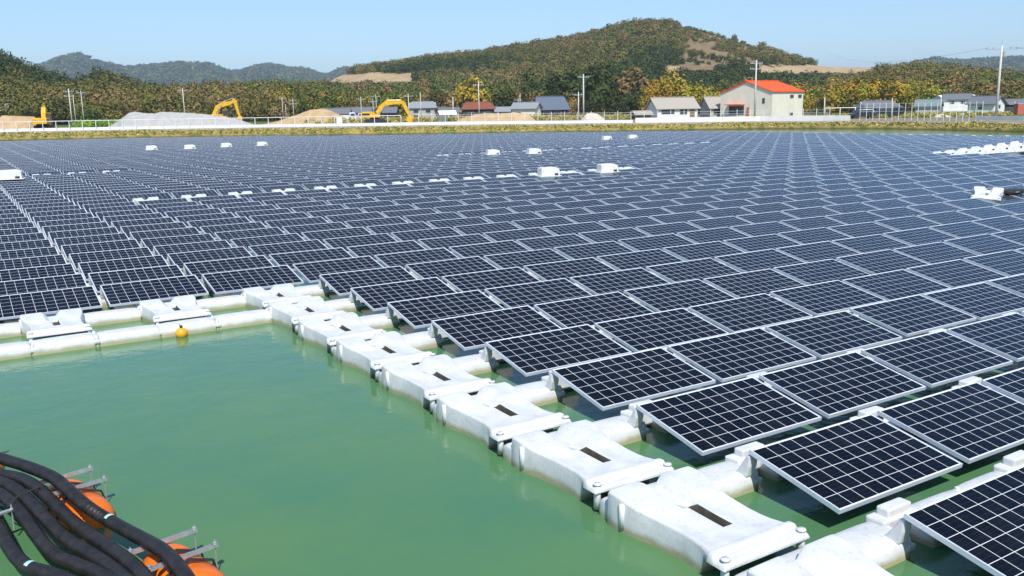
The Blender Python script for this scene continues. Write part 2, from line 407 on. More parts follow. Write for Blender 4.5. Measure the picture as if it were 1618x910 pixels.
# water: one disc out to the shore
wa = np.linspace(-math.pi, math.pi, 241)[:-1]; wr = shore(wa) + 3.0
wx, wy = wxy(wa, wr)
bm = bmesh.new(); bm.faces.new([bm.verts.new((x, y, 0)) for x, y in zip(wx, wy)][::-1])
bmesh.ops.recalc_face_normals(bm, faces=bm.faces[:])
if next(iter(bm.faces)).normal.z < 0: bmesh.ops.reverse_faces(bm, faces=bm.faces[:])
me = bpy.data.meshes.new('water'); bm.to_mesh(me); bm.free()
w = link('water', me, MAT['water']); w['kind'] = 'structure'

# ------------------------------------------------------------------ solar panels
PC, PR, TILT, PL, PW = 1.79460, 1.53474, 0.20436, 1.68284, 0.99
HZ = 0.42                                   # height of the high edge over the water
ct, st = math.cos(TILT), math.sin(TILT)
def panel_pt(x, y, n=0.0):                  # local frame: origin = far left corner on the high edge; y runs downhill towards the near side
    return (x, -y * ct - n * st, -y * st + n * ct)
FW, FH = 0.012, 0.040
def panel_meshes():
    bm = bmesh.new(); L, Wd = PL, PW
    def ring(i, n):
        j = i * .6
        return [bm.verts.new(panel_pt(*p, n)) for p in ((i, j), (L-i, j), (L-i, Wd-j), (i, Wd-j))]
    o_t, i_t, i_b, o_b, i2 = ring(0, 0), ring(FW, 0), ring(FW, -0.004), ring(0, -FH), ring(0.03, -FH)
    for a, b in ((o_t, i_t), (i_t, i_b), (o_b, o_t), (i2, o_b)):
        for k in range(4): bm.faces.new((a[k], a[(k+1) % 4], b[(k+1) % 4], b[k]))
    bmesh.ops.recalc_face_normals(bm, faces=bm.faces[:])
    fr = bpy.data.meshes.new('frame'); bm.to_mesh(fr); bm.free()
    bm = bmesh.new(); uvl = bm.loops.layers.uv.new('UVMap'); mg = 0.011
    i = FW * .6; q = [(FW, i), (L-FW, i), (L-FW, Wd-i), (FW, Wd-i)]
    vs_ = [bm.verts.new(panel_pt(*p, -0.0035)) for p in q]; vb = [bm.verts.new(panel_pt(*p, -0.009)) for p in q]
    f = bm.faces.new(vs_[::-1]); cw = (L - 2*(i+mg)) / 10; ch = (Wd - 2*(i+mg)) / 6
    for lp, p in zip(f.loops, q[::-1]): lp[uvl].uv = ((p[0]-i-mg)/cw, (p[1]-i-mg)/ch)
    f2 = bm.faces.new(vb); f2.material_index = 1
    for k in range(4): bm.faces.new((vs_[k], vs_[(k+1) % 4], vb[(k+1) % 4], vb[k])).material_index = 1
    gl = bpy.data.meshes.new('cell_sheet'); bm.to_mesh(gl); bm.free()
    return fr, gl
fr_me, gl_me = panel_meshes(); fr_me.materials.append(MAT['alu']); gl_me.materials.append(MAT['cells']); gl_me.materials.append(MAT['dark'])
def maxrow(c): return np.interp(c, [-6, 0, 9, 17, 23.5, 31.4, 37, 39], [90, 89, 86, 79, 67.5, 62, 54, 50])
def minrow(c): return 9 if c < 0 else (-4)
SVC = {(c, 21) for c in range(0, 14)} | {(c, 34) for c in range(13, 28)} | {(c, 34) for c in range(-3, 2)} | {(c, 18) for c in range(27, 34)} | {(14, 8)}
allp = []
for c in range(-6, 40):
    for r in range(minrow(c), int(maxrow(c)) + 1):
        if (c, r) in SVC: continue
        P0 = (c * PC, r * PR, HZ)
        pts = [proj(Vector(P0) + Vector(panel_pt(*q))) for q in ((0, 0), (PL, 0), (PL, PW), (0, PW))]
        if min(p[2] for p in pts) < 0.3: continue
        X = np.clip([p[0] for p in pts], 0, W0); Y = np.clip([p[1] for p in pts], 0, H0)
        ar = 0.5 * abs(np.dot(X, np.roll(Y, 1)) - np.dot(Y, np.roll(X, 1)))
        if ar < 0.5 and (min(p[0] for p in pts) > W0 + 1500 or max(p[0] for p in pts) < -900): continue
        allp.append((ar, c, r))
allp.sort(reverse=True)
near = allp[:300]; far = allp[300:]
root0 = None
PG = 'solar panels of the floating array'
def panel_label(c, r):
    if c >= 0:
        if r < 0: return f'black solar panel, {ordn(c+1)} column from the white walkway, {"nearest row" if r == -1 else "row at the very front"} below the others'
        return f'solar panel, {ordn(c+1)} column from the white walkway, {ordn(r+1)} row back'
    return f'solar panel, {ordn(-c)} column past walkway corner, {ordn(r-8)} row behind cross walkway'
for ar, c, r in near:
    if root0 is None:
        root0 = empty('solar_panel'); link('frame', fr_me, None, root0); link('cell_sheet', gl_me, None, root0); o = root0
    else: o = copy_tree(root0)
    o.location = (c * PC + random.uniform(-.006, .006), r * PR + random.uniform(-.006, .006), HZ + random.uniform(-.006, .006))
    o.rotation_euler = (random.uniform(-.006, .006), random.uniform(-.004, .004), random.uniform(-.004, .004))
    tag(o, panel_label(c, r), 'solar panel', PG)
# all the rest: one object
def far_panels():
    base_f = [[v.co[:] for v in fr_me.vertices], [list(p.vertices) for p in fr_me.polygons]]
    V0 = np.array(base_f[0]); F0 = np.array(base_f[1]); n = len(far)
    off = np.array([(c * PC, r * PR, HZ) for _, c, r in far]); jit = RNG.uniform(-1, 1, (n, 3)) * (.012, .010, .008)
    off = off + jit
    gx = RNG.normal(0, .006, n); gy = RNG.normal(0, .006, n)
    def inst(V, Fc):
        VV = V[None] + off[:, None]; VV[..., 2] += V[None, :, 1] * gx[:, None] + V[None, :, 0] * gy[:, None]
        FF = Fc[None] + (np.arange(n) * len(V))[:, None, None]
        return VV.reshape(-1, 3), FF.reshape(-1, 4)
    V1, F1 = inst(V0, F0)
    G = np.array([v.co[:] for v in gl_me.vertices]); GF = np.array([list(p.vertices) for p in gl_me.polygons])
    V2, F2 = inst(G, GF)
    me = np_mesh('distant', np.concatenate([V1, V2]), np.concatenate([F1, F2 + len(V1)]))
    for m in (MAT['alu'], MAT['cells'], MAT['dark']): me.materials.append(m)
    mi = np.zeros(len(F1) + len(F2), np.int32); src = np.array([p.material_index for p in gl_me.polygons]) + 1
    mi[len(F1):] = np.tile(src, n); me.polygons.foreach_set('material_index', mi)
    uvl = me.uv_layers.new(name='UVMap'); uvs = np.zeros((len(me.loops), 2), np.float32)
    base = np.array([l.uv[:] for l in gl_me.uv_layers[0].data]); uvs[F1.size:] = np.tile(base, (n, 1))
    ids = np.repeat(RNG.integers(0, 40, n), len(base))
    uvl.data.foreach_set('uv', uvs.ravel()); me.update()
    return me
fp = link('distant_solar_panels', far_panels())
tag(fp, 'the rest of the dark blue solar panels, running in rows to the far bank', 'solar panels', None, 'stuff')

# ------------------------------------------------------------------ floats
def bar_mesh(x0, x1, top=0.176, half=0.215, name='bar'):
    bm = bmesh.new()
    sec = [(-half, -0.10), (-half, top*0.55), (-half*0.90, top*0.88), (-half*0.66, top), (half*0.66, top), (half*0.90, top*0.88), (half, top*0.55), (half, -0.10)]
    xs = [x0, x0 + 0.012, x0 + 0.05, x1 - 0.05, x1 - 0.012, x1]; ks = [0.80, 0.93, 1, 1, 0.93, 0.80]
    rings = [[bm.verts.new((x, y * (0.5 + 0.5*k), (z - 0.0) * (k if z > 0 else 1))) for y, z in sec] for x, k in zip(xs, ks)]
    for a, b in zip(rings, rings[1:]):
        for i in range(len(sec)-1): bm.faces.new((a[i], a[i+1], b[i+1], b[i]))
    bm.faces.new(rings[0]); bm.faces.new(rings[-1][::-1])
    bmesh.ops.recalc_face_normals(bm, faces=bm.faces[:])
    me = bpy.data.meshes.new(name); bm.to_mesh(me); bm.free()
    me.polygons.foreach_set('use_smooth', [True] * len(me.polygons))
    me.materials.append(MAT['float']); return me
def sharpen(o, lv=1):
    s = o.modifiers.new('sub', 'SUBSURF'); s.levels = lv; s.render_levels = lv
def hour_mesh():
    """footway float: wide lobed far end, slot, waist, thinner near end (y from 0 at the far end to -1.30)"""
    ys = [0, .02, .10, .20, .33, .46, .54, .66, .80, .93, 1.03, 1.09, 1.14, 1.16, 1.21, 1.23, 1.33, 1.35]
    hw = [.445, .455, .458, .455, .435, .405, .392, .378, .368, .368, .382, .40, .42, .44, .445, .445, .445, .44]
    zt = [.285, .298, .300, .292, .262, .250, .246, .242, .238, .236, .234, .234, .232, .250, .250, .225, .222, .205]
    us = [-1, -.96, -.80, -.55, -.30, -.13, .13, .30, .55, .80, .96, 1]
    bm = bmesh.new(); top = []; bot = []
    for j, (y, w_, z) in enumerate(zip(ys, hw, zt)):
        rt, rb = [], []
        for u in us:
            zz = z
            if abs(u) == 1: zz = z - .022
            elif abs(u) > .9: zz = z - .002
            if abs(u) < .2 and y < .50: zz -= .085 if y < .3 else .055       # notch between the lobes
            if .25 < abs(u) < .6 and .05 < y < .5: zz += .012
            if .5 < abs(u) < .85 and .50 < y < 1.04: zz -= .026
            if .5 < abs(u) < .85 and .05 < y < .30: zz -= .020
            if .25 < abs(u) < .35 and .6 < y < 1.0: zz -= .010
            rt.append(bm.verts.new((u * w_, -y, zz))); rb.append(bm.verts.new((u * (w_ + .012), -y - (0 if j else -.005), -.09 if y < 1.05 else .172)))
        top.append(rt); bot.append(rb)
    hole = {(j, 5) for j in range(5, 9)}
    nU, nY = len(us), len(ys)
    for j in range(nY-1):
        for i in range(nU-1):
            if (j, i) in hole: continue
            bm.faces.new((top[j][i], top[j][i+1], top[j+1][i+1], top[j+1][i]))
            bm.faces.new((bot[j][i], bot[j+1][i], bot[j+1][i+1], bot[j][i+1]))
    def wall(a, b, A, B): bm.faces.new((a, A, B, b))
    for j in range(nY-1):
        wall(top[j][0], top[j+1][0], bot[j][0], bot[j+1][0]); wall(top[j][-1], top[j+1][-1], bot[j][-1], bot[j+1][-1])
    for i in range(nU-1):
        wall(top[0][i], top[0][i+1], bot[0][i], bot[0][i+1]); wall(top[-1][i], top[-1][i+1], bot[-1][i], bot[-1][i+1])
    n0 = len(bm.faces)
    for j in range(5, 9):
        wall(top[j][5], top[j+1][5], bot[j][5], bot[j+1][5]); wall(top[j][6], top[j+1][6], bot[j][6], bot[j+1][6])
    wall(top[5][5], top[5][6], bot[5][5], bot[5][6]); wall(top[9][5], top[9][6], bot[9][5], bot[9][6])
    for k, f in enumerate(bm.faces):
        if k >= n0: f.material_index = 1  # slot walls: dirt brown, darkened to stand in for shade
    bmesh.ops.recalc_face_normals(bm, faces=bm.faces[:])
    me = bpy.data.meshes.new('body'); bm.to_mesh(me); bm.free(); me.shade_smooth(); me.materials.append(MAT['float']); me.materials.append(MAT['shaded_grime']); return me
def make_foot():
    r = empty('walkway_float'); b = link('body', hour_mesh(), None, r); bv = b.modifiers.new('bevel', 'BEVEL'); bv.width = .011; bv.segments = 2; bv.angle_limit = math.radians(28)
    m = MB()
    m.box((-.36, -1.27, .20), (.36, -1.25, .236))
    t_ = m.build('grip_rib', MAT['float'], r, False, .006)
    for s in (-1, 1):
        k = MB(); k.rod((s*.40, -1.30, .02), (s*.40, -1.30, .236), .034, .030, 10); k.rod((s*.40, -1.30, .236), (s*.40, -1.30, .247), .04, .034, 10)
        k.build('connecting_pin', MAT['float'], r, True)
    k = MB(); k.rod((-.452, -.20, .03), (-.452, -.20, .25), .030, .030, 8); k.build('side_lug', MAT['float'], r, True)
    return r
def make_bar(kind):
    r = empty('pontoon_float')
    a, b = {'A': (-.435, .425), 'B': (-.44, .45), 'S': (-.44, .20)}[kind]
    o = link('body', bar_mesh(a, b), None, r); sharpen(o, 1)
    for yy in (-.16, .15):
        k = MB()
        if kind == 'S': b = .60 if yy > 0 else .17
        k.rod((b + .022, yy, -.02), (b + .022, yy, .15), .038, .034, 10); k.rod((b + .022, yy, .14), (b + .022, yy, .175), .026, .02, 8)
        k.box((b - .03, yy - .05, .05), (b + .075, yy + .05, .10))
        k.build('joint_lug', MAT['float'], r, False, .012)
    return r
def make_support():
    """bar under a junction of panels: same body with the raised saddle that carries the high edges"""
    r = make_bar('S'); r.name = 'panel_float'
    m = MB()
    for x0, x1 in ((.03, .14),):
        m.prismx([(-.02, .14), (-.20, .14), (-.235, HZ - .16), (-.24, HZ - .055), (-.20, HZ - .055), (-.15, HZ - .14), (-.09, .19)], x0, x1)
    m.box((.17, .02, .02), (.62, .20, .20)); m.box((.26, .05, .18), (.56, .17, .27)); m.box((.17, -.03, .02), (.24, .20, .16))
    m.build('saddle', MAT['float'], r, False, .018)
    return r
FOOT = make_foot(); BARA = make_bar('A'); BARB = make_support(); BARP = make_bar('B')
used = set()
def put(proto, x, y, z=0.0, rz=0.0, jit=.012):
    o = proto if proto.name not in used else copy_tree(proto); used.add(proto.name)
    o.location = (x + random.uniform(-jit, jit), y + random.uniform(-jit, jit), z + random.uniform(-.006, .006))
    o.rotation_euler = (random.uniform(-.01, .01), random.uniform(-.012, .012), rz + random.uniform(-.008, .008)); return o
def bar_y(r): return r * PR + 0.235            # centre line of a row of bars
GF, GB, GS = 'slotted white floats of the walkways', 'white link pontoons of the walkways', 'white floats carrying the panels'
def foot_y(r): return r * PR + 0.25
for r in range(-3, 9):
    o = put(FOOT, -.93, foot_y(r)); tag(o, f'slotted white walkway float, {ordn(r+4)} along the long walkway from its near end', 'float', GF)
    o = put(BARA, -.93, bar_y(r)); tag(o, f'short white pontoon linking walkway floats, {ordn(r+4)} from the near end', 'float', GB)
for r in range(0, 9):
    o = put(BARB, -.03, bar_y(r)); tag(o, f'white arm float reaching from the long walkway to the panels, {ordn(r+1)} from the front', 'float', 'white arm floats between walkway and panels')
for r, nm in ((-1, 'just before the first numbered panel row'), (-2, 'second beyond the front panel row'), (-3, 'at the very near end of the long walkway')):
    o = put(BARB, -.03, bar_y(r)); tag(o, f'white arm float {nm}'.replace('the first numbered panel row', 'the front panel row'), 'float', 'white arm floats between walkway and panels')
for j in range(1, 6):
    x = -.93 - j * PC
    o = put(FOOT, x, foot_y(8)); tag(o, f'slotted white float of the cross walkway, {ordn(j)} from its corner', 'float', GF)
    for r, nm in ((7, 'open water'), (8, 'solar panel')):
        o = put(BARA, x, bar_y(r)); tag(o, f'white pontoon under the cross walkway on the {nm} side, {ordn(j)} from the corner', 'float', GB)
        o = put(BARP, x + PC / 2, bar_y(r)); tag(o, f'white tube float of the cross walkway, {nm} side, {ordn(j)} from corner', 'float', GB)
for c in range(1, 10):
    for r in range(-1, 9 - c // 2):
        p = proj((c * PC, bar_y(r), .3))
        if p[0] > 1850: continue
        o = put(BARB, c * PC - .03, bar_y(r)); tag(o, f'white panel float before the {ordn(c+1)} panel column, {ordn(r+2)} row line from the front', 'float', GS)
for c in range(0, 7):
    for r in range(-1, 3):
        o = put(BARA, c * PC + .865, bar_y(r)); tag(o, f'white low pontoon under the {ordn(c+1)} panel column, {ordn(r+2)} row line from the front', 'float', GS)
for c in range(-4, 0):
    for r in range(9, 18):
        o = put(BARB, c * PC + PC - .03 if False else c * PC - .03, bar_y(r)); tag(o, f'white panel float at the {ordn(-c)} column gap past the walkway corner, {ordn(r-8)} row', 'float', GS)
# service rows out in the array
for (c, r) in sorted(SVC):
    if r in (21, 34):
        o = put(FOOT, c * PC + .62, foot_y(r) + .25, .06)
        tag(o, f'white service float peeping over the panels, {"nearer" if r == 21 else "farther"} service row, {ordn(c+4)} along', 'float', 'white service floats between the panel rows')
for r in range(22, 47):
    o = put(FOOT, 39 * PC + PL + .75, foot_y(r), .05); tag(o, f'white float on the outer edge of the array, {ordn(r-21)} towards the far bank', 'float', 'white floats along the far edge of the array')
# spare floats stacked askew near the pole
for i in range(7):
    p = on(1498 + i * 20.5, 240 - i * .2, .45)
    o = put(FOOT, p.x, p.y + .3, .28 + .05 * i, -.9); o.rotation_euler = (0.16 + .02 * i, -.10, -1.25 + .03 * i); o.scale = (1.1, 1.1, .75 + .16 * i)
    tag(o, f'spare white float laid askew in the stack by the far pole, {ordn(i+1)} of seven', 'float', 'spare white floats stacked on the array')
p = on(1590, 307, .45); o = put(FOOT, p.x, p.y + .6, .30, -.5); o.rotation_euler = (.12, .05, -1.1); o.scale = (.95, .95, 1.2)
tag(o, 'single spare white float lying on the panels beside a dark case', 'float')
p = on(1622, 306, .45)
dc = MB().box((-.45, -.2, 0), (.45, .2, .13)).build('equipment_case', MAT['dark'], None, False, .04); dc.location = (p.x, p.y + .5, .42)
hd = MB().box((-.1, -.22, .05), (.1, -.2, .08)).build('handle', MAT['steel'], dc)
tag(dc, 'dark equipment case lying on the panels next to the white float', 'case')
# combiner cabinets
def cabinet(x, y, z, s=1.0, rz=0.0):
    r = empty('junction_cabinet', (x, y, z), rz)
    b = MB().prism([(-.52, 0), (-.50, .52), (.28, .55), (.52, .42), (.54, 0)], -.32, .32).build('housing', MAT['whitepaint'], r, False, .02)
    MB().box((.24, -.345, .02), (.44, -.318, .15)).build('vent', MAT['dark'], r)
    MB().box((-.62, -.40, -.05), (.62, .40, -.005)).build('base_plate', MAT['whitepaint'], r, False, .01)
    MB().rod((-.42, -.33, .3), (-.42, -.35, .3), .02).build('latch', MAT['steel'], r)
    return r
CB = cabinet(0, 0, 0)
cabs = [((849+884)/2, 277, 1.0, 'nearer pair, beside the service floats', 0), (959.5, 271, 1.0, 'nearer pair, farther along the service row', 0),
        (778.5, 243.5, .95, 'middle distance pair, nearer the excavators', 0), (843.5, 242, 1.0, 'middle distance pair, nearer the red roof', 0),
        (17, 282, 1.2, 'alone at the side edge of the array', 0), (239.5, 236, 1.05, 'first of the far row of four, below the gravel heap', 0),
        (300, 234.5, 1.05, 'second of the far row of four, below the gravel heap', 0), (357.5, 231.5, 1.05, 'third of the far row of four, under the excavator', 0),
        (414, 229.5, 1.05, 'last of the far row of four, nearest the sand heap', 0), (958.5, 220, .95, 'farthest pair, towards the utility poles', 0), (999, 218, .95, 'farthest pair, towards the long shed', 0)]
first = True
for x, y, s, d, _ in cabs:
    p = on(x, y, .47); o = CB if first else copy_tree(CB); first = False
    o.location = (p.x, p.y, .47); o.rotation_euler = (0, 0, YAW * .35); o.scale = (s * .84, s * .8, s * (.66 if y > 260 else .58))
    tag(o, f'white junction cabinet, {d}', 'cabinet', 'white junction cabinets on the array')

# ------------------------------------------------------------------ small buoy, hoses, orange floats
p = on(287, 527, .05)
yb = MB().ball((0, 0, 0), .095, (1, 1, .95), 16).build('marker_buoy', MAT['buoyy'], None, True); yb.location = (p.x, p.y, .055)
MB().rod((0, 0, .08), (0, 0, .125), .022).build('eyelet', MAT['dark'], yb)
MB().rod((0, .0, .11), (0, .12, .12), .006).build('tether', MAT['rope'], yb)
tag(yb, 'small yellow ball buoy floating against the cross walkway', 'buoy')
HR = .052
def hose(px, z0, label):
    pts = [on(x, y, z - .07) for (x, y), z in zip(px, z0)]
    P = spline(pts, .012)
    me = tube(P, lambda s: HR + .0028 * math.sin(s * 2 * math.pi / .036), 16, 'cable_duct')
    o = link('cable_duct', me, MAT['hose']); tag(o, label, 'cable duct', 'black cable ducts on the orange floats'); return o, P
h1, P1 = hose([(-120, 690), (-50, 708), (0, 724), (42, 737), (83, 754), (108, 774), (136, 799), (173, 823), (209, 843), (257, 870), (286, 901), (318, 950), (350, 1010)], [.34, .36, .36, .38, .42, .42, .38, .30, .32, .40, .42, .38, .34], 'black corrugated duct lying highest, on top of both orange floats')
h2, _ = hose([(-120, 735), (-50, 742), (0, 750), (31, 756), (56, 769), (83, 793), (108, 818), (142, 845), (177, 868), (215, 897), (250, 940), (280, 1000)], [.30, .32, .32, .34, .36, .34, .30, .28, .28, .32, .34, .32], 'black corrugated duct, second from the open water, with its rope tie')
h3, _ = hose([(-120, 742), (-50, 750), (0, 762), (25, 774), (48, 794), (73, 820), (100, 848), (136, 872), (177, 897), (215, 930), (250, 980)], [.30, .30, .32, .34, .34, .32, .28, .26, .26, .3, .3], 'black corrugated duct in the middle of the bundle')
h4, _ = hose([(-120, 740), (-50, 755), (0, 780), (19, 795), (38, 816), (54, 840), (73, 864), (94, 881), (125, 894), (159, 908), (210, 935), (250, 1000)], [.28, .28, .3, .32, .3, .28, .26, .24, .24, .24, .26, .28], 'black corrugated duct, fourth, bending away above the green water')
h5, _ = hose([(-90, 700), (-40, 765), (0, 836), (12, 859), (27, 881), (46, 897), (73, 905), (100, 915), (140, 935), (200, 990)], [.24, .24, .24, .24, .24, .24, .24, .24, .24, .24], 'black corrugated duct lying apart from the bundle with a pale tape patch')
def band(P, x, y, nm, par, col, wd=.03, r=HR + .006):
    i = min(range(2, len(P) - 2), key=lambda k: (proj(P[k])[0]-x)**2 + (proj(P[k])[1]-y)**2); rings = []; bm = bmesh.new()
    for q in range(i - 1, i + 3):
        tt = (P[q+1] - P[q-1]).normalized() if q + 1 < len(P) else (P[q] - P[q-1]).normalized(); a_ = tt.cross(UP).normalized(); b_ = a_.cross(tt)
        rings.append([bm.verts.new(P[q] + a_ * (r * math.sin(w_)) + b_ * (r * math.cos(w_))) for w_ in np.linspace(-.75, .75, 7)])
    for A, B in zip(rings, rings[1:]):
        for k in range(6): bm.faces.new((A[k], A[k+1], B[k+1], B[k]))
    me = bpy.data.meshes.new(nm); bm.to_mesh(me); bm.free(); return link(nm, me, col, par)
band(P1, 173, 824, 'tape_band', h1, MAT['tape'], .02, HR + .004)
P5 = spline([on(x, y, .17) for x, y in [(-90, 700), (-40, 765), (0, 836), (12, 859), (27, 881), (46, 897), (73, 905), (100, 915)]], .012)
band(P5, 48, 898, 'tape_band', h5, MAT['tape'], .02, HR + .004)
def ofloat():
    r = empty('orange_float')
    bm = bmesh.new()
    secs = [(-.52, .03), (-.50, .10), (-.44, .165), (-.33, .19), (-.15, .20), (-.12, .178), (-.08, .178), (-.05, .20), (.07, .20), (.10, .178), (.14, .178), (.17, .20), (.33, .19), (.44, .165), (.50, .10), (.52, .03)]
    rings = [[bm.verts.new((1.12 * rad * math.cos(a) * (1.0), y, .03 + rad * math.sin(a) * .92)) for a in np.linspace(0, 2*math.pi, 20, endpoint=False)] for y, rad in secs]
    for A, B in zip(rings, rings[1:]):
        for k in range(20): bm.faces.new((A[k], A[(k+1) % 20], B[(k+1) % 20], B[k]))
    bm.faces.new(rings[0]); bm.faces.new(rings[-1][::-1]); bmesh.ops.recalc_face_normals(bm, faces=bm.faces[:])
    me = bpy.data.meshes.new('body'); bm.to_mesh(me); bm.free(); me.shade_smooth(); me.materials.append(MAT['orange'])
    link('body', me, None, r)
    for y in (-.10, .12):
        MB().prism([(-.235, .02), (-.20, .17), (0, .245), (.20, .17), (.235, .02), (.225, .02), (.19, .16), (0, .23), (-.19, .16), (-.225, .02)], y - .015, y + .015).build('strap', MAT['dark'], r)
    for y in (-.02, .36):
        m = MB(); m.box((-.30, y - .018, .222), (.28, y - .014, .246)); m.box((-.30, y + .014, .222), (.28, y + .018, .246)); m.box((-.30, y - .018, .218), (.28, y + .018, .222))
        ra = m.build('cross_rail', MAT['steel'], r)
        MB().rod((.26, y, .06), (.26, y, .275), .006).rod((.26, y, .246), (.26, y, .26), .018, n=6).build('bolt', MAT['steel'], ra)
        MB().rod((-.28, y, .06), (-.28, y, .275), .006).rod((-.28, y, .246), (-.28, y, .26), .018, n=6).build('bolt', MAT['steel'], ra)
    return r
OF = ofloat(); ax = math.radians(-14)
q1 = on(122, 788, .12); q2 = on(292, 900, .12); q0 = on(-45, 716, .12)
for i, (q, lb) in enumerate(((q1, 'orange pontoon buoy with two steel rails under the ducts, middle one'), (q2, 'orange pontoon buoy with two steel rails, the lowest and nearest one'), (q0, 'orange pontoon buoy barely peeking out at the far end of the ducts'))):
    o = OF if i == 0 else copy_tree(OF); o.location = (q.x, q.y, 0.0); o.rotation_euler = (0, 0, .21); o.scale = (.92, .92, 1); tag(o, lb, 'float', 'orange floats carrying the ducts')
e1, e2 = on(-40, 826, .26), on(22, 804, .26)
sr_ = MB().rod(e1, e2, .016, n=6).build('steel_rail', MAT['steel']); tag(sr_, 'single steel rail poking out between the ducts over green water', 'rail')
MB().rod(e2 + Vector((0, 0, -.18)) - (e2 - e1) * .06, e2 + Vector((0, 0, .05)) - (e2 - e1) * .06, .007).build('bolt', MAT['steel'], sr_)
rp = [on(x, y, z) for x, y, z in ((8, 806, .18), (14, 800, .29), (26, 786, .34), (45, 776, .35), (62, 771, .34), (74, 770, .26))]
ro = link('rope_tie', tube(spline(rp, .02), .007, 6), MAT['rope']); ro.parent = h3

# ------------------------------------------------------------------ far bank: kerb walls, rails, fences
def bank(x, s, dz=0.0):
    a = azim(x); r = float(shore(np.array(a))) + s; X, Y = wxy(a, r)
    return Vector((float(X), float(Y), float(base_z(np.array(a), np.array(r))) + dz))
def strip(name, xs, s0, s1, z0, z1, mat, label, cat, group=None):
    bm = bmesh.new(); pr = []
    for x in xs:
        a, b = bank(x, s0), bank(x, s1); base = bank(x, (s0 + s1) / 2).z
        pr.append([bm.verts.new((a.x, a.y, base + z0)), bm.verts.new((a.x, a.y, base + z1)), bm.verts.new((b.x, b.y, base + z1)), bm.verts.new((b.x, b.y, base + z0))])
    for A, B in zip(pr, pr[1:]):
        for k in range(4): bm.faces.new((A[k], A[(k+1) % 4], B[(k+1) % 4], B[k]))
    bm.faces.new(pr[0]); bm.faces.new(pr[-1][::-1]); bmesh.ops.recalc_face_normals(bm, faces=bm.faces[:])
    me = bpy.data.meshes.new(name); bm.to_mesh(me); bm.free(); o = link(name, me, mat); tag(o, label, cat, group); return o
xr = list(np.arange(-260, 1001, 20))
strip('kerb_wall', xr, 5.3, 5.7, -.1, .42, MAT['whitepaint'], 'long low white kerb wall on the far bank in front of the heaps', 'wall')
strip('boundary_wall', list(np.arange(1004, 1356, 11)), 5.3, 5.7, -.1, .72, MAT['whitewall'], 'white boundary wall in front of the red-roofed building', 'wall')
strip('garden_wall', list(np.arange(1543, 1760, 11)), 5.3, 5.7, .15, .62, MAT['whitewall'], 'short white wall beside the tall leaning utility pole', 'wall')
def fence(name, x0, x1, dx, s, h, rails, rr, pr, label, cat='fence', mat='whitepaint'):
    r = empty(name, bank((x0 + x1) / 2, s)); inv = Matrix.Translation(-r.location)
    m = MB()
    xs = np.arange(x0, x1 + .1, dx)
    for z in rails:
        for a, b in zip(xs, xs[1:]): m.rod(inv @ bank(a, s, z), inv @ bank(b, s, z), rr, n=6)
    m.build('rail', MAT[mat], r)
    for x in xs:
        p = bank(x, s); o = MB().rod((0, 0, -.1), (0, 0, h), pr, n=6).build('post', MAT[mat], r); o.location = inv @ p
    tag(r, label, cat); return r
fence('guard_rail', -60, 640, 21, 5.0, 1.55, (1.52,), .05, .055, 'white post and rail fence in front of the gravel and sand heaps', 'fence')
fence('wire_fence', 661, 1315, 21, 6.2, 1.75, (1.15, 1.5), .014, .04, 'thin wire fence on pale posts before the village houses', 'fence')
fence('mesh_fence', 1360, 1560, 10.2, 6.2, 2.3, (1.2, 1.7, 2.2), .012, .035, 'tall thin fence on steel posts before the parked cars', 'fence')
fence('pipe_rail', -60, 860, 23, 3.3, .30, (.28,), .045, .035, 'low white pipe rail along the top of the grassy bank', 'railing')
# dry grass tufts on the bank
def tufts():
    n = 9000; px = RNG.uniform(-150, 1750, n); s = RNG.uniform(.55, 3.2, n); V = []; Fc = []; C = []
    a = np.interp(px, np.arange(-200, 1801, 50), [azim(x) for x in np.arange(-200, 1801, 50)])
    r = shore(a) + s; X, Y = wxy(a, r); Z = base_z(a, r)
    hgt = RNG.uniform(.06, .24, n) * (1 + .5 * np.sin(px * .05) * np.sin(px * .017 + 1)); wv = RNG.uniform(.10, .35, n); th = RNG.uniform(0, math.pi, n)
    tri = np.zeros((n, 3, 3)); dx, dy = np.cos(th) * wv, np.sin(th) * wv
    tri[:, 0] = np.stack([X - dx, Y - dy, Z - .03], -1); tri[:, 1] = np.stack([X + dx, Y + dy, Z - .03], -1)
    tri[:, 2] = np.stack([X + RNG.normal(0, .12, n), Y + RNG.normal(0, .12, n), Z + hgt], -1)
    pal = np.array([(.46, .37, .10), (.33, .31, .07), (.54, .42, .17), (.24, .24, .06), (.42, .29, .12)])
    ci = RNG.choice(5, n, p=[.3, .3, .15, .15, .1]); c = np.repeat(pal[ci] * RNG.uniform(.7, 1.2, (n, 1)), 3, 0)
    return np_mesh('grass', tri.reshape(-1, 3), np.arange(3*n).reshape(-1, 3), np.concatenate([c, np.ones((3*n, 1))], 1))
t_ = link('bank_grass', tufts(), MAT['leaf']); tag(t_, 'yellow green grass and weeds covering the far pond bank', 'grass', None, 'stuff')

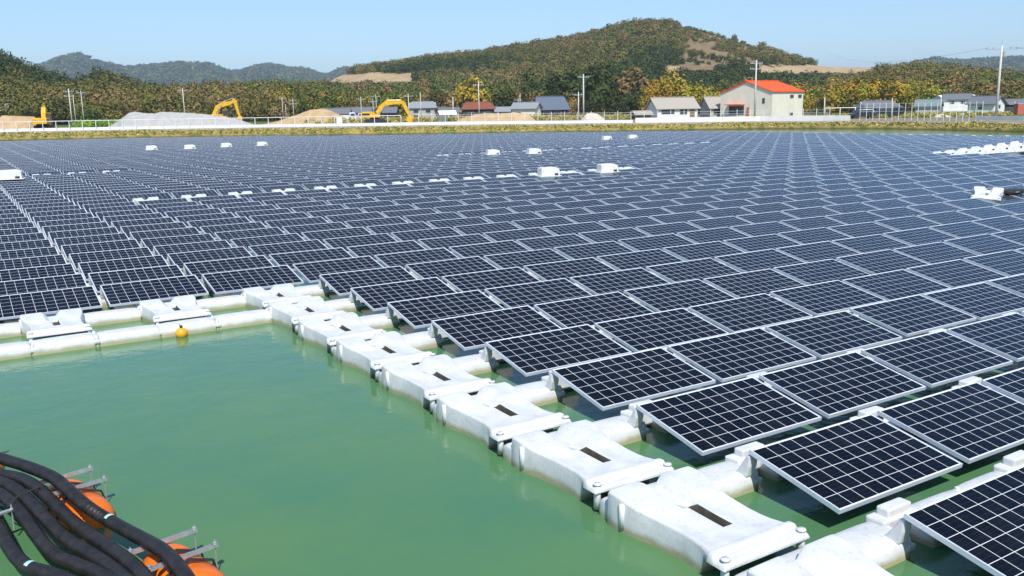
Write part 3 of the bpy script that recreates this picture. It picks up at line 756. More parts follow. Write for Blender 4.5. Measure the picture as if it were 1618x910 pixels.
# ------------------------------------------------------------------ far objects placed by bearing and distance
def spot(x, d, dz=0.0):
    """point on the yard at bearing x (pixel column at the horizon) and forward distance d"""
    a = azim(x); r = d / math.cos(a); X, Y = wxy(a, r)
    z, _ = hill_z(np.array([a]), np.array([r])); return Vector((float(X), float(Y), float(z[0]) + dz))
def pxz(x, y, d): # height of the pixel at forward distance d
    r = ray(x, y); return CAM.z + r.z / r.dot(FWD) * d
def heap(name, xs_ys, d, depth, mat, label):
    """irregular mound whose crest follows the measured heights"""
    xa, xb = xs_ys[0][0], xs_ys[-1][0]; base = spot((xa + xb) / 2, d)
    bm = bmesh.new(); nu, nv = 70, 18; g_ = []
    for i in range(nu):
        x = xa + (xb - xa) * i / (nu - 1); y = np.interp(x, [p[0] for p in xs_ys], [p[1] for p in xs_ys]); top = max(.02, pxz(x, y, d) - base.z)
        c = spot(x, d); row = []
        for j in range(nv):
            v = -1 + 2 * j / (nv - 1); w_ = max(depth * .25, top * 1.5)
            h = top * max(0, 1 - abs(v)) ** .9 + (random.uniform(-.05, .05) if abs(v) < .95 else -.05)
            p = c + FWD * (v * w_); row.append(bm.verts.new((p.x, p.y, base.z + h - .03)))
        g_.append(row)
    for i in range(nu-1):
        for j in range(nv-1): bm.faces.new((g_[i][j], g_[i+1][j], g_[i+1][j+1], g_[i][j+1]))
    bmesh.ops.recalc_face_normals(bm, faces=bm.faces[:])
    me = bpy.data.meshes.new(name); bm.to_mesh(me); bm.free(); me.shade_smooth(); o = link(name, me, MAT[mat]); tag(o, label, 'heap'); return o
heap('gravel_heap', [(170, 200), (190, 188), (204, 177), (214, 175), (228, 177), (245, 178), (256, 175), (275, 176), (300, 177), (330, 180), (370, 186), (395, 195), (405, 199)], 172, 8, 'gravel', 'wide pale grey gravel heap with two humps behind the guard rail')
heap('soil_heap', [(0, 188), (4, 181), (30, 182), (55, 183), (60, 192)], 168, 6, 'sand', 'low brown soil heap beside the upright excavator')
heap('soil_heap', [(-60, 190), (-40, 181), (-5, 181), (0, 190)], 170, 6, 'sand', 'low brown soil heap running out past the picture edge')
heap('sand_heap', [(415, 196), (440, 190), (470, 180), (490, 172), (510, 170), (522, 173), (540, 182), (560, 194)], 180, 8, 'sand', 'tan sand heap between the two larger excavators')
heap('sand_heap', [(718, 192), (735, 184), (750, 180), (765, 178), (790, 178), (815, 177), (832, 178), (842, 186), (848, 191)], 160, 7, 'sand', 'orange tan sand heap in front of the brown-roofed house')
heap('rubble_heap', [(918, 188), (926, 179), (935, 177), (945, 179), (954, 186)], 150, 4, 'palesand', 'small pale rubble heap next to the tall pole')
heap('rubble_heap', [(1474, 187), (1482, 181), (1490, 179), (1500, 182), (1506, 187)], 138, 4, 'palesand', 'small pale rubble heap in front of the green-roofed house')
heap('rubble_heap', [(1510, 187), (1517, 181), (1523, 178), (1531, 184), (1536, 188)], 138, 4, 'gravel', 'small grey rubble heap just before the white wall starts')

# excavators (local x = reach, z up), built in metres then turned
def excavator(name, loc, rz, boom, stick, label, cab_side=1, s=1.0, off=.35, yw1=.2):
    r = empty(name, loc, rz); r.scale = (s, s, s); y = 'yellow'
    for q in (-1, 1):
        MB().prism([(-1.9, .35), (-1.6, .0), (1.6, .0), (1.9, .35), (1.6, .8), (-1.6, .8)], q*1.0 - .28, q*1.0 + .28).build('track', MAT['dark'], r, False, .05)
    MB().box((-.9, -.75, .45), (.9, .75, .95)).rod((0, 0, .9), (0, 0, 1.1), .6, n=16).build('undercarriage', MAT['dark'], r)
    b = MB().prism([(-2.4, 1.05), (-2.45, 1.95), (-2.0, 2.15), (-.2, 2.15), (.1, 1.75), (1.1, 1.7), (1.1, 1.05)], -1.25, 1.25).build('body', MAT[y], r, False, .06)
    MB().box((-2.2, -1.26, 1.4), (-.8, -1.252, 1.85)).build('grille', MAT['dark'], b)
    cb = MB().prism([(.05, 1.2), (.05, 2.95), (.95, 2.95), (1.25, 2.1), (1.25, 1.2)], off*cab_side - .45, off*cab_side + .45).build('cab', MAT['darkwall'], r, False, .04)
    MB().box((.15, off*cab_side - .46, 2.0), (.95, off*cab_side - .452, 2.8)).build('window', MAT['glass'], cb)
    MB().box((-.02, off*cab_side - .48, 2.95), (1.0, off*cab_side + .48, 3.03)).build('cab_roof', MAT[y], cb)
    def limb(pts, wds, yw, nm, par):
        bm = bmesh.new(); rings = []
        for i, ((x, z), w_) in enumerate(zip(pts, wds)):
            t = Vector(pts[min(i+1, len(pts)-1)]) - Vector(pts[max(i-1, 0)]); n_ = Vector((-t.y, t.x)).normalized() * w_ * 1.25
            yw = max(yw, yw1) if nm == 'boom' else yw
            rings.append([bm.verts.new((x + n_.x, -yw, z + n_.y)), bm.verts.new((x + n_.x, yw, z + n_.y)), bm.verts.new((x - n_.x, yw, z - n_.y)), bm.verts.new((x - n_.x, -yw, z - n_.y))])
        for A, B in zip(rings, rings[1:]):
            for k in range(4): bm.faces.new((A[k], A[(k+1) % 4], B[(k+1) % 4], B[k]))
        bm.faces.new(rings[0]); bm.faces.new(rings[-1][::-1]); bmesh.ops.recalc_face_normals(bm, faces=bm.faces[:])
        me = bpy.data.meshes.new(nm); bm.to_mesh(me); bm.free(); return link(nm, me, MAT[y], par)
    bo = limb(boom, [.22, .34, .38, .30, .18][:len(boom)], .2, 'boom', r)
    stk = limb(stick, [.16, .28, .2, .14][:len(stick)], .16, 'stick', r)
    m = MB(); a, b2 = boom[0], boom[2]
    m.rod((a[0] + .5, .28, a[1] - .2), (b2[0] - .2, .28, b2[1] - .2), .09); m.rod((a[0] + .5, -.28, a[1] - .2), (b2[0] - .2, -.28, b2[1] - .2), .09)
    m.rod((boom[2][0], 0, boom[2][1] + .45), (stick[0][0], 0, stick[0][1] + .15), .09); m.build('hydraulic_ram', MAT['steel'], r)
    e = stick[-1]; bk = MB().prism([(e[0] - .15, e[1] + .15), (e[0] + .55, e[1] - .1), (e[0] + .5, e[1] - .9), (e[0] - .1, e[1] - 1.1), (e[0] - .75, e[1] - .8), (e[0] - .55, e[1] - .4)], -.5, .5).build('bucket', MAT[y], r, False, .05)
    tag(r, label, 'excavator'); return r
p = spot(352, 190); g0 = p.z
excavator('excavator', p, YAW, [(-2.1, 1.7), (-1.0, 3.6), (.2, 4.15), (1.6, 4.35), (2.6, 4.75)], [(2.35, 5.25), (2.75, 4.7), (3.1, 3.0), (3.5, 1.6)], 'yellow excavator with arched arm behind the grey gravel heap', 1, 1.0)
p = spot(592, 168)
excavator('excavator', p, YAW, [(.4, 1.9), (1.3, 3.0), (2.4, 3.75), (4.2, 3.85), (5.3, 3.7)], [(5.0, 4.05), (5.5, 3.6), (6.2, 1.9), (6.6, 1.1)], 'yellow excavator reaching over the bank, body to one side and arm out', 1, .98)
p = spot(68, 160)
excavator('excavator', p, YAW + math.radians(100), [(.5, 1.9), (.8, 2.9), (1.1, 3.6), (1.3, 3.9)], [(1.0, 4.3), (1.5, 3.6), (2.0, 2.2), (2.2, 1.6)], 'yellow excavator seen end on with its arm upright and dark cab', -1, .95, 1.0, .38)

# houses: local x along the ridge, y depth, gable roof
def house(name, x, d, rz, L, Wd, eave, ridge, wall, roof, label, wins=(), door=None, over=.45, hip=0.0, cat='house', front=None, extra=None):
    p = spot(x, d); r = empty(name, p, YAW + rz); hw = Wd / 2
    if name == 'village_house': r.scale = (.94, .94, .88)
    MB().prismx([(-hw, -.3), (-hw, eave), (0, ridge - .06), (hw, eave), (hw, -.3)], -L/2, L/2).build('wall', MAT[wall], r)
    bm = bmesh.new(); sl = (ridge - eave) / hw; e = hw + over; ze = eave - over * sl + .05; xr_ = L/2 + over
    for sgn in (-1, 1):
        q = [(-xr_, sgn*e, ze), (xr_, sgn*e, ze), (xr_ - hip, 0, ridge + .03), (-xr_ + hip, 0, ridge + .03)]
        a = [bm.verts.new(v) for v in q]; b = [bm.verts.new((v[0], v[1], v[2] + .14)) for v in q]
        bm.faces.new(a); bm.faces.new(b[::-1])
        for k in range(4): bm.faces.new((a[k], a[(k+1) % 4], b[(k+1) % 4], b[k]))
    if hip:
        for sx in (-1, 1):
            q = [(sx*xr_, -e, ze), (sx*xr_, e, ze), (sx*(xr_ - hip), 0, ridge + .03)]
            a = [bm.verts.new((v[0], v[1], v[2] + .13)) for v in q]; bm.faces.new(a)
    bmesh.ops.recalc_face_normals(bm, faces=bm.faces[:])
    me = bpy.data.meshes.new('roof'); bm.to_mesh(me); bm.free(); ro_ = link('roof', me, MAT[roof], r)
    MB().box((-xr_ + hip, -.16, ridge + .12), (xr_ - hip, .16, ridge + .28)).build('ridge_cap', MAT[roof], ro_)
    for (face, a, z, w_, h) in wins:
        if face == 'f':
            f_ = MB().box((a - w_/2 - .06, -hw - .06, z - .06), (a + w_/2 + .06, -hw + .02, z + h + .06)).build('window', MAT['greywall'], r)
            MB().box((a - w_/2, -hw - .075, z), (a + w_/2, -hw - .062, z + h)).build('pane', MAT['glass'], f_)
        else:
            sx = -1 if face == 'l' else 1; xx = sx * L/2
            f_ = MB().box((min(xx - sx*.02, xx + sx*.06), a - w_/2 - .06, z - .06), (max(xx - sx*.02, xx + sx*.06), a + w_/2 + .06, z + h + .06)).build('window', MAT['greywall'], r)
            MB().box((min(xx + sx*.062, xx + sx*.075), a - w_/2, z), (max(xx + sx*.062, xx + sx*.075), a + w_/2, z + h)).build('pane', MAT['glass'], f_)
    if door:
        a, w_, h = door; MB().box((a - w_/2, -hw - .07, 0), (a + w_/2, -hw + .02, h)).build('door', MAT['brown'], r)
    tag(r, label, cat); return r
VG = None
# red-roofed building: long wall turned to the sun, gable towards the yard
rb = house('red_roofed_building', 1204, 172, math.radians(40), 10.2, 11.6, 4.6, 6.6, 'cream', 'redroof', 'cream building with bright orange red roof behind the white wall',
      wins=[('f', 1.2, 3.5, 1.1, .55), ('f', 3.9, 3.5, 1.1, .55), ('f', 1.2, .3, 1.1, .45), ('l', 2.0, .6, 3.4, 1.5), ('l', -4.0, 2.6, .5, .9)], over=.25, cat='building')
rb.location = spot(1203, 176)
MB().prismx([(.2, 2.35), (4.0, 2.35), (4.0, 2.5), (.2, 2.5)], -6.3, -5.1).build('awning', MAT['redroof'], rb)
MB().rod((-5.25, 2.4, 1.0), (-5.25, 2.4, .99), .1).box((-5.35, -.9, .0), (-5.12, -.5, 1.9)).build('drainpipe', MAT['redpaint'], rb)
house('long_shed', 1062, 176, math.radians(14), 8.2, 5.2, 2.0, 3.8, 'whitewall', 'greyroof', 'long white shed with weathered grey roof next to the red-roofed building', wins=[('f', -2.0, .9, 2.6, .8), ('f', 1.2, .8, 1.4, .9)], door=(3.0, 1.0, 1.8), cat='shed')
house('annex_shed', 1126, 181, math.radians(14), 3.2, 4.6, 2.0, 3.9, 'greywall', 'greyroof', 'small grey-roofed annex leaning against the red-roofed building', wins=[('f', 0, .6, 1.8, 1.0)], cat='shed')
lt = house('lean_to', 1014, 170, math.radians(10), 2.8, 2.4, .9, 1.35, 'brown', 'greyroof', 'low lean-to roof at the gable end of the long shed', cat='shed')
house('village_house', 869, 205, math.radians(8), 7.5, 7.0, 2.4, 5.3, 'darkwall', 'blueroof', 'house under a tall dark blue grey tiled roof', wins=[('f', -1.5, .8, 1.4, 1.0), ('f', 1.2, .8, 1.4, 1.0)], hip=.8)
house('village_house', 832, 200, math.radians(-18), 5.6, 5.0, 2.6, 3.9, 'cream', 'paleroof', 'beige house with pale roof beside the tall blue grey roof', wins=[('f', -1.2, .8, 1.2, .9), ('l', 0, 1.8, .8, .7)])
house('village_house', 755, 205, math.radians(6), 7.4, 5.5, 2.7, 4.2, 'darkwall', 'brownroof', 'dark house with red brown roof behind the orange tan sand heap', wins=[('f', -1.8, .9, 1.4, .9), ('f', 1.8, .9, 1.4, .9)], hip=1.2)
house('village_house', 791, 215, math.radians(-4), 4.6, 4.2, 1.9, 2.9, 'greywall', 'paleroof', 'small low grey house between the brown roof and the beige house', wins=[('f', 0, .7, 1.2, .8)])
house('village_house', 668, 215, math.radians(4), 6.6, 6.0, 3.2, 4.6, 'greywall', 'paleroof', 'two-storey grey house above the excavator bucket', wins=[('f', -1.6, 1.9, 1.2, .8), ('f', 1.4, 1.9, 1.2, .8), ('f', -1.6, .5, 1.2, .8)], hip=1.0)
house('village_house', 708, 212, math.radians(25), 5.0, 5.0, 1.9, 3.0, 'greywall', 'tileroof', 'low house with dark tiled roof behind the white tent', wins=[('f', 0, .7, 1.2, .8)])
house('village_house', 567, 222, math.radians(-3), 6.6, 5.0, 2.2, 3.5, 'greywall', 'tileroof', 'grey-roofed house just behind the reaching excavator body', wins=[('f', -1.4, .8, 1.2, .8)])
house('village_house', 533, 215, math.radians(5), 6.0, 5.0, 2.0, 3.3, 'darkwall', 'tileroof', 'dark tiled house beside the tan sand heap', wins=[('f', 1.2, .8, 1.2, .8)])
house('village_house', 610, 226, math.radians(0), 5.4, 5.0, 2.1, 3.4, 'darkwall', 'tileroof', 'dark tiled house seen under the excavator boom', wins=[('f', 0, .8, 1.2, .8)])
house('farm_shed', -10, 215, math.radians(0), 8.0, 4.0, 2.6, 4.4, 'darkwall', 'greyroof', 'grey-roofed farm shed at the edge of the view beside the green hedge', cat='shed')
house('village_house', 1386, 190, math.radians(10), 8.4, 5.0, 1.5, 2.9, 'greywall', 'tileroof', 'low dark grey-roofed house behind the parked cars', wins=[('f', -1.4, .5, 1.2, .7)], hip=1.0)
house('village_house', 1468, 185, math.radians(-30), 4.6, 5.0, 1.7, 3.0, 'greywall', 'tealroof', 'small house with green grey roof behind the rubble heap', wins=[('l', 0, .7, 1.0, .7)])
house('village_house', 1510, 210, math.radians(3), 9.0, 5.5, 3.1, 4.3, 'whitewall', 'tileroof', 'white two-storey house with dark hipped roof', wins=[('f', -2.4, 2.0, 1.0, .6), ('f', .3, 2.0, 1.0, .6), ('f', 2.6, 2.0, 1.0, .6)], hip=1.6)
house('village_house', 1559, 178, math.radians(-50), 5.2, 5.2, 2.0, 3.5, 'whitewall', 'tileroof', 'house with white gable facing the tall leaning pole', wins=[('l', -.6, 1.0, .8, .7), ('r', 0, 1.0, .8, .7), ('f', 0, .8, .8, .7)])
house('village_house', 1595, 190, math.radians(5), 5.6, 5.0, 1.8, 2.7, 'darkwall', 'tileroof', 'dark low house behind the short white wall')
rs = MB().box((-.9, -.6, 0), (.9, .6, 1.7)).build('storage_box', MAT['redpaint'], None, False, .04); rs.location = spot(1615, 150); rs.rotation_euler = (0, 0, YAW)
MB().box((-.92, -.62, 1.7), (.92, .62, 1.78)).build('lid', MAT['greywall'], rs); tag(rs, 'faded red storage box above the short white wall', 'box')
# white tent
p = spot(706, 172); tn = empty('tent', p, YAW + .25)
MB().prismx([(-1.6, 1.3), (0, 2.1), (1.6, 1.3), (1.55, 1.22), (0, 2.0), (-1.55, 1.22)], -1.7, 1.7).build('canopy', MAT['whitepaint'], tn)
for a in (-1, 1):
    for b in (-1, 1): MB().rod((a*1.6, b*1.5, 0), (a*1.6, b*1.5, 1.3), .05).build('leg', MAT['steel'], tn)
MB().box((-1.65, -.4, 0), (.1, 1.5, 1.25)).build('side_cloth', MAT['cream'], tn); tag(tn, 'small white ridge tent between the excavator and the sand heap', 'tent')
# vehicles
def car(name, x, d, rz, body, label, kind='car', s=1.0):
    r = empty(name, spot(x, d), YAW + rz); r.scale = (s, s, s)
    if kind == 'car':
        b = MB().prism([(-2.1, .3), (-2.15, .8), (-1.5, .95), (-1.0, 1.42), (.7, 1.42), (1.3, .95), (2.1, .85), (2.15, .3)], -.85, .85).build('body', MAT[body], r, False, .06)
        MB().prism([(-1.25, .97), (-.92, 1.34), (.62, 1.34), (1.08, .97)], -.862, .862).build('window', MAT['glass'], b)
        wx = (-1.35, 1.35)
    elif kind == 'van':
        b = MB().prism([(-2.2, .35), (-2.2, 1.9), (1.4, 1.95), (2.0, 1.1), (2.2, 1.0), (2.2, .35)], -.85, .85).build('body', MAT[body], r, False, .06)
        MB().prism([(.2, 1.1), (.2, 1.7), (1.35, 1.7), (1.8, 1.1)], -.862, .862).build('window', MAT['glass'], b); wx = (-1.4, 1.4)
    else:
        b = MB().prism([(.9, .45), (.9, 2.0), (1.9, 2.0), (2.3, 1.2), (2.3, .45)], -.9, .9).build('cab', MAT[body], r, False, .06)
        MB().box((-2.4, -.95, .8), (.8, .95, 1.5)).build('cargo_bed', MAT[body], r, False, .02)
        MB().prism([(1.1, 1.25), (1.1, 1.8), (1.85, 1.8), (2.15, 1.25)], -.912, .912).build('window', MAT['glass'], b); wx = (-1.5, 1.6)
    for x_ in wx:
        for y_ in (-.8, .8): MB().rod((x_, y_ - .1, .33), (x_, y_ + .1, .33), .33, n=14).build('wheel', MAT['dark'], r)
    tag(r, label, 'truck' if kind == 'truck' else kind); return r
car('parked_truck', 545, 185, math.radians(8), 'carwhite', 'white light truck between the sand heap and the reaching excavator', 'truck')
car('parked_truck', 562, 195, math.radians(-12), 'carwhite', 'pale truck right behind the reaching excavator body', 'truck', .9)
car('parked_car', 1364, 140, math.radians(5), 'carblue', 'dark car with its nose at the end of the white wall', 'car', .9)
car('parked_car', 1400, 146, math.radians(0), 'carblue', 'long dark car parked behind the mesh fence', 'car', 1.0)
car('parked_van', 1421, 150, math.radians(70), 'carblue', 'dark van parked end on behind the mesh fence', 'van', .85)
car('parked_car', 1368, 150, math.radians(185), 'carwhite', 'white car half hidden by the dark car at the wall end', 'car', .9)
# white equipment block near the kerb, left of the reaching excavator
eb = MB().box((-.5, -.4, 0), (.5, .4, 1.25)).build('equipment_cabinet', MAT['whitepaint'], None, False, .04); eb.location = spot(536, 158); eb.rotation_euler = (0, 0, YAW)
MB().box((-.42, -.42, .1), (.42, -.402, 1.1)).build('door', MAT['whitewall'], eb); tag(eb, 'upright white equipment cabinet just behind the guard rail', 'cabinet')
# pale frame (goal-like) beside the building
fr = empty('pipe_gantry', spot(1328, 150), YAW)
MB().box((-2.6, -.06, 1.55), (2.6, .06, 1.68)).build('crossbar', MAT['cream'], fr)
for x_ in (-2.5, 0, 2.5): MB().box((x_ - .06, -.06, 0), (x_ + .06, .06, 1.55)).build('post', MAT['cream'], fr)
tag(fr, 'cream pipe frame with three posts beyond the red-roofed building', 'frame')

# utility poles (height from the measured top)
def pole(x, d, ytop, label, arms=1, thick=.13, xtop=None, big=False):
    p = spot(x, d); h = pxz(x if xtop is None else xtop, ytop, d) - p.z; r = empty('utility_pole', p, YAW)
    MB().rod((0, 0, -.3), (0, 0, h), thick, thick * .7, 10).build('shaft', MAT['concrete'], r, True)
    for k in range(arms):
        z = h - .5 - k * .9; w_ = (1.0 if not big else 1.9)
        a = MB().box((-w_, -.05, z - .05), (w_, .05, z + .05)).build('crossarm', MAT['steel'], r)
        m = MB()
        for q in (-.95, -.55, .55, .95): m.rod((q*w_, 0, z + .05), (q*w_, 0, z + .25), .045, .03, 6)
        m.build('insulator', MAT['insul'] if big else MAT['concrete'], a)
    if big:
        MB().rod((.38, 0, h - 1.35), (.38, 0, h - .75), .18, n=12).build('transformer', MAT['greywall'], r)
        MB().rod((0, 0, h), (0, 0, h + .5), .03).build('lightning_rod', MAT['steel'], r)
    tag(r, label, 'utility pole', 'utility poles behind the pond'); return r, p, h
G_ = []
pole(113, 178, 140, 'pale utility pole nearest the upright excavator, doubled by a strut', 2, .13)
pole(119, 184, 150, 'thin strut pole standing against the doubled pole', 0, .08)
pole(132, 200, 143, 'utility pole with cross-arms over the green hedge', 1, .10)
pole(292, 190, 139, 'utility pole rising behind the gravel heap', 1, .11)
pole(447, 230, 153, 'thin pole over the field, nearer the arched excavator', 1, .09)
pole(452, 230, 165, 'short stub pole on the field', 0, .08)
pole(464, 230, 155, 'thin pole over the field, nearer the tan sand heap', 2, .09)
pole(571, 205, 153, 'pole rising between truck and reaching excavator', 1, .09)
pole(590, 205, 157, 'lower pole just over the excavator body', 1, .08)
pole(595, 215, 149, 'slim taller pole behind the excavator body', 1, .08)
pole(646, 190, 148, 'pole above the reaching excavator stick', 1, .11)
pole(665, 190, 145, 'pole in front of the two-storey grey house', 0, .09)
pole(716, 180, 153, 'plain pole behind the white tent', 0, .12)
pole(757, 175, 130, 'tall plain pole in front of the brown-roofed house', 1, .12)
pole(819, 230, 155, 'thin pole behind the beige house, shorter of two', 1, .08)
pole(822, 225, 148, 'thin pole behind the beige house, taller of two', 0, .10)
pole(914, 158, 145, 'shorter pole beside the tall pole by the rubble heap', 1, .12)
r_, p_, h_ = pole(922, 158, 117, 'tall pole with cross-arm beside the rubble heap', 1, .15)
pole(1193, 150, 95, 'tall pale pole in front of the red-roofed building gable', 2, .16)
pole(1303, 148, 154, 'short pole at the pipe frame', 0, .12)
pole(1410, 140, 155, 'short pole rising behind the dark cars', 0, .10)
pole(1487, 165, 155, 'short pole before the white two-storey house', 1, .10)
pole(1604, 160, 160, 'short pole above the red storage box', 1, .09)
rB, pB, hB = pole(1576, 112, 71, 'tall leaning-looking concrete pole with wide cross-arm and transformer', 1, .17, 1590, True)
# wires from the big pole
def wire(a, b, sag, label):
    P = [a.lerp(b, t) + Vector((0, 0, -sag * 4 * t * (1 - t))) for t in np.linspace(0, 1, 24)]
    o = link('power_line', tube(P, .012, 5), MAT['dark']); tag(o, label, 'wire', 'power lines of the tall pole'); return o
top = pB + Vector((0, 0, hB - .3))
wire(top - RIGHT * 1.6, spot(1300, 330) + Vector((0, 0, 17.5)), 2.5, 'thin power line running from the tall pole towards the hill')
wire(top + RIGHT * 1.6, spot(1900, 130) + Vector((0, 0, 11)), 1.0, 'thin power line leaving the tall pole away from the hill')
wire(top + RIGHT * .9, spot(1900, 136) + Vector((0, 0, 10.2)), 1.0, 'second thin power line leaving the tall pole, slightly lower')

# ------------------------------------------------------------------ trees
PAL = {'ever': [(.034, .054, .014), (.046, .066, .018), (.028, .044, .014)], 'olive': [(.090, .095, .022), (.078, .085, .020), (.110, .108, .028)],
       'bare': [(.155, .115, .050), (.130, .105, .045), (.175, .125, .058)], 'bamboo': [(.20, .20, .024), (.16, .18, .022), (.24, .19, .024)],
       'gold': [(.31, .185, .020), (.27, .17, .02), (.24, .17, .02)], 'mid': [(.062, .095, .018), (.074, .106, .022), (.054, .082, .018)], 'rust': [(.19, .105, .040), (.17, .10, .038)]}
def crown_tris(n, X, Y, Z, hgt, wid, kinds, per, leaf, lowfrac=.25):
    """n trees; per leaf clumps each; returns verts, faces, colours"""
    k = n * per; ti = np.repeat(np.arange(n), per)
    u = RNG.normal(0, 1, (k, 3)); u /= np.linalg.norm(u, axis=1, keepdims=True); rad = RNG.uniform(.45, 1.0, k) ** .6
    # a few lobes per tree
    lob = RNG.normal(0, .33, (n, 5, 3)); li = RNG.integers(0, 5, k); off = lob[ti, li]
    P = u * rad[:, None] * .72 + off; P[:, 2] = np.clip(P[:, 2], -1, 1.1)
    h, w_ = hgt[ti], wid[ti]; conif = (kinds[ti] == 0) & ((ti % 3) == 0)
    taper = np.where(conif, np.clip(1.05 - (P[:, 2] + 1) * .5, .08, 1.1), 1.0)
    cx = X[ti] + P[:, 0] * w_ * taper; cyy = Y[ti] + P[:, 1] * w_ * taper
    cz = Z[ti] + h * (lowfrac + (1 - lowfrac) * (P[:, 2] + 1) / 2)
    s = leaf * RNG.uniform(.6, 1.3, k) * (w_ / 2.6) ** .5
    nn = u + RNG.normal(0, .42, (k, 3)) + np.array([0, 0, .25]); a = np.cross(nn, RNG.normal(0, 1, (k, 3))); a /= np.linalg.norm(a, axis=1, keepdims=True)
    b = np.cross(nn, a); b /= np.linalg.norm(b, axis=1, keepdims=True)
    C = np.stack([cx, cyy, cz], -1); sa, sb = s[:, None] * a, s[:, None] * b
    V = np.stack([C + sa, C - sa * .5 + sb * .8, C - sa * .6 - sb * .8], 1).reshape(-1, 3)
    return V, ti
def colours(ti, kinds, names):
    tree = np.zeros((len(kinds), 3))
    for i, nm in enumerate(names):
        m = kinds == i; pal = np.array(PAL[nm]); tree[m] = pal[RNG.integers(0, len(pal), m.sum())] * np.array([1.5, 1.36, 1.2]) * RNG.uniform(.88, 1.1, (m.sum(), 1))
    c = tree[ti] * RNG.uniform(.9, 1.1, (len(ti), 1)); return np.concatenate([np.repeat(c, 3, 0), np.ones((len(ti) * 3, 1))], 1)
NAMES = ['ever', 'olive', 'bare', 'bamboo', 'gold', 'mid', 'rust']
def forest(name, hill, n, r0, r1, a0, a1, hr, wr, mix, label, per=60, leaf=.55, extra=None):
    a = RNG.uniform(a0, a1, n); r = np.sqrt(RNG.uniform(r0**2, r1**2, n)); Z, B = hill_z(a, r); X, Y = wxy(a, r); px, py = np_proj(X, Y, Z)
    keep = (B == hill) | (extra is not None)
    keep &= (Z > 1.2) | (extra is not None)
    hgt = RNG.uniform(*hr, n); wid = RNG.uniform(*wr, n)
    for x0, x1, y0, y1 in CLEAR:
        inr = (px > x0) & (px < x1) & (py > y0) & (py < y1 + 7); keep &= ~inr
        edge = (px > x0) & (px < x1) & (py >= y1 + 7) & (py < y1 + 16); hgt = np.where(edge, hgt * .45, hgt)
    sc_ = in_scar(px, py) & (hill == 1); keep &= ~(sc_ & ((np.sin(X * .11 + 2 * np.sin(Y * .07)) + RNG.normal(0, .8, n)) < -.05)); hgt = np.where(sc_, hgt * .55, hgt); wid = np.where(sc_, wid * .6, wid)
    patch = np.sin(X * .021 + 1.7 * np.sin(Y * .013)) + np.sin(Y * .027 - X * .011) + RNG.normal(0, .42, n)
    q = (np.argsort(np.argsort(patch)) + .5) / n; kinds = np.searchsorted(np.cumsum(mix), q).clip(0, len(mix) - 1)
    if extra: kinds = extra(px, py, kinds)
    X, Y, Z, hgt, wid, kinds = (v[keep] for v in (X, Y, Z, hgt, wid, kinds)); m = len(X)
    V, ti = crown_tris(m, X, Y, Z - .3, hgt, wid, kinds, per, leaf, .12)
    me = np_mesh(name, V, np.arange(len(V)).reshape(-1, 3), colours(ti, kinds, NAMES))
    o = link(name, me, MAT['leaf']); tag(o, label, 'woodland', None, 'stuff'); return o
#          ever olive bare bamboo gold mid rust
forest('hill_woodland', 1, 9500, 300, 690, azim(380), azim(1560), (3.5, 6.5), (2.1, 3.6), [.30, .36, .14, .00, .00, .18, .02], 'mixed evergreen and bare woodland covering the big rounded hill', 105, .50)
forest('slope_woodland', 0, 3300, 238, 410, azim(-420), azim(640), (4.0, 7.5), (2.1, 3.6), [.36, .32, .14, .02, .00, .14, .02], 'dark mixed woodland on the lower slope beyond the gravel heap', 130, .38)
forest('ridge_woodland', 2, 3000, 262, 500, azim(1180), azim(1950), (4.0, 7.5), (2.1, 3.6), [.30, .38, .17, .02, .00, .12, .01], 'olive and brown woodland beyond the low houses', 130, .38)
def belt_kind(px, py, k):
    k = np.where((px > 740) & (px < 1050), np.where(RNG.random(len(px)) < .75, 0, k), k)
    k = np.where((px > 1015) & (px < 1130), np.where(RNG.random(len(px)) < .6, 3, 5), k)
    k = np.where((px > 1320) & (px < 1470), np.where(RNG.random(len(px)) < .18, 4, np.where(RNG.random(len(px)) < .5, 3, 1)), k)
    k = np.where((px > 480) & (px < 640), np.where(RNG.random(len(px)) < .2, 3, np.where(RNG.random(len(px)) < .5, 5, 1)), k)
    return k
forest('foot_woodland', 9, 620, 232, 300, azim(440), azim(1500), (5.0, 9.0), (2.0, 3.4), [.28, .2, .12, .15, .05, .15, .05], 'belt of taller trees and bamboo along the foot of the hills', 260, .36, belt_kind)
nC = 15000; aC = RNG.uniform(azim(-300), azim(1950), nC); rC = np.sqrt(RNG.uniform(2100**2, 3060**2, nC)); zC, bC = hill_z(aC, rC); xC, yC = wxy(aC, rC)
zC = zC + 6.0 * (np.sin(xC / 260. * 2.1 + 1.3 * np.sin(yC / 260.)) * np.sin(yC / 260. * 1.7 + 0.9 * np.sin(xC / 260. * .8)))
kC = bC == 3; xC, yC, zC = xC[kC], yC[kC], zC[kC]; nC = len(xC); kk = RNG.choice([0, 1, 5], nC, p=[.55, .2, .25])
V, ti = crown_tris(nC, xC, yC, zC - 2, RNG.uniform(6, 11, nC), RNG.uniform(7, 11, nC), kk, 20, 2.2, .1)
mw = link('mountain_woodland', np_mesh('mw', V, np.arange(len(V)).reshape(-1, 3), colours(ti, kk, NAMES)), MAT['leaf']); tag(mw, 'hazy woodland covering the distant blue mountains', 'woodland', None, 'stuff')
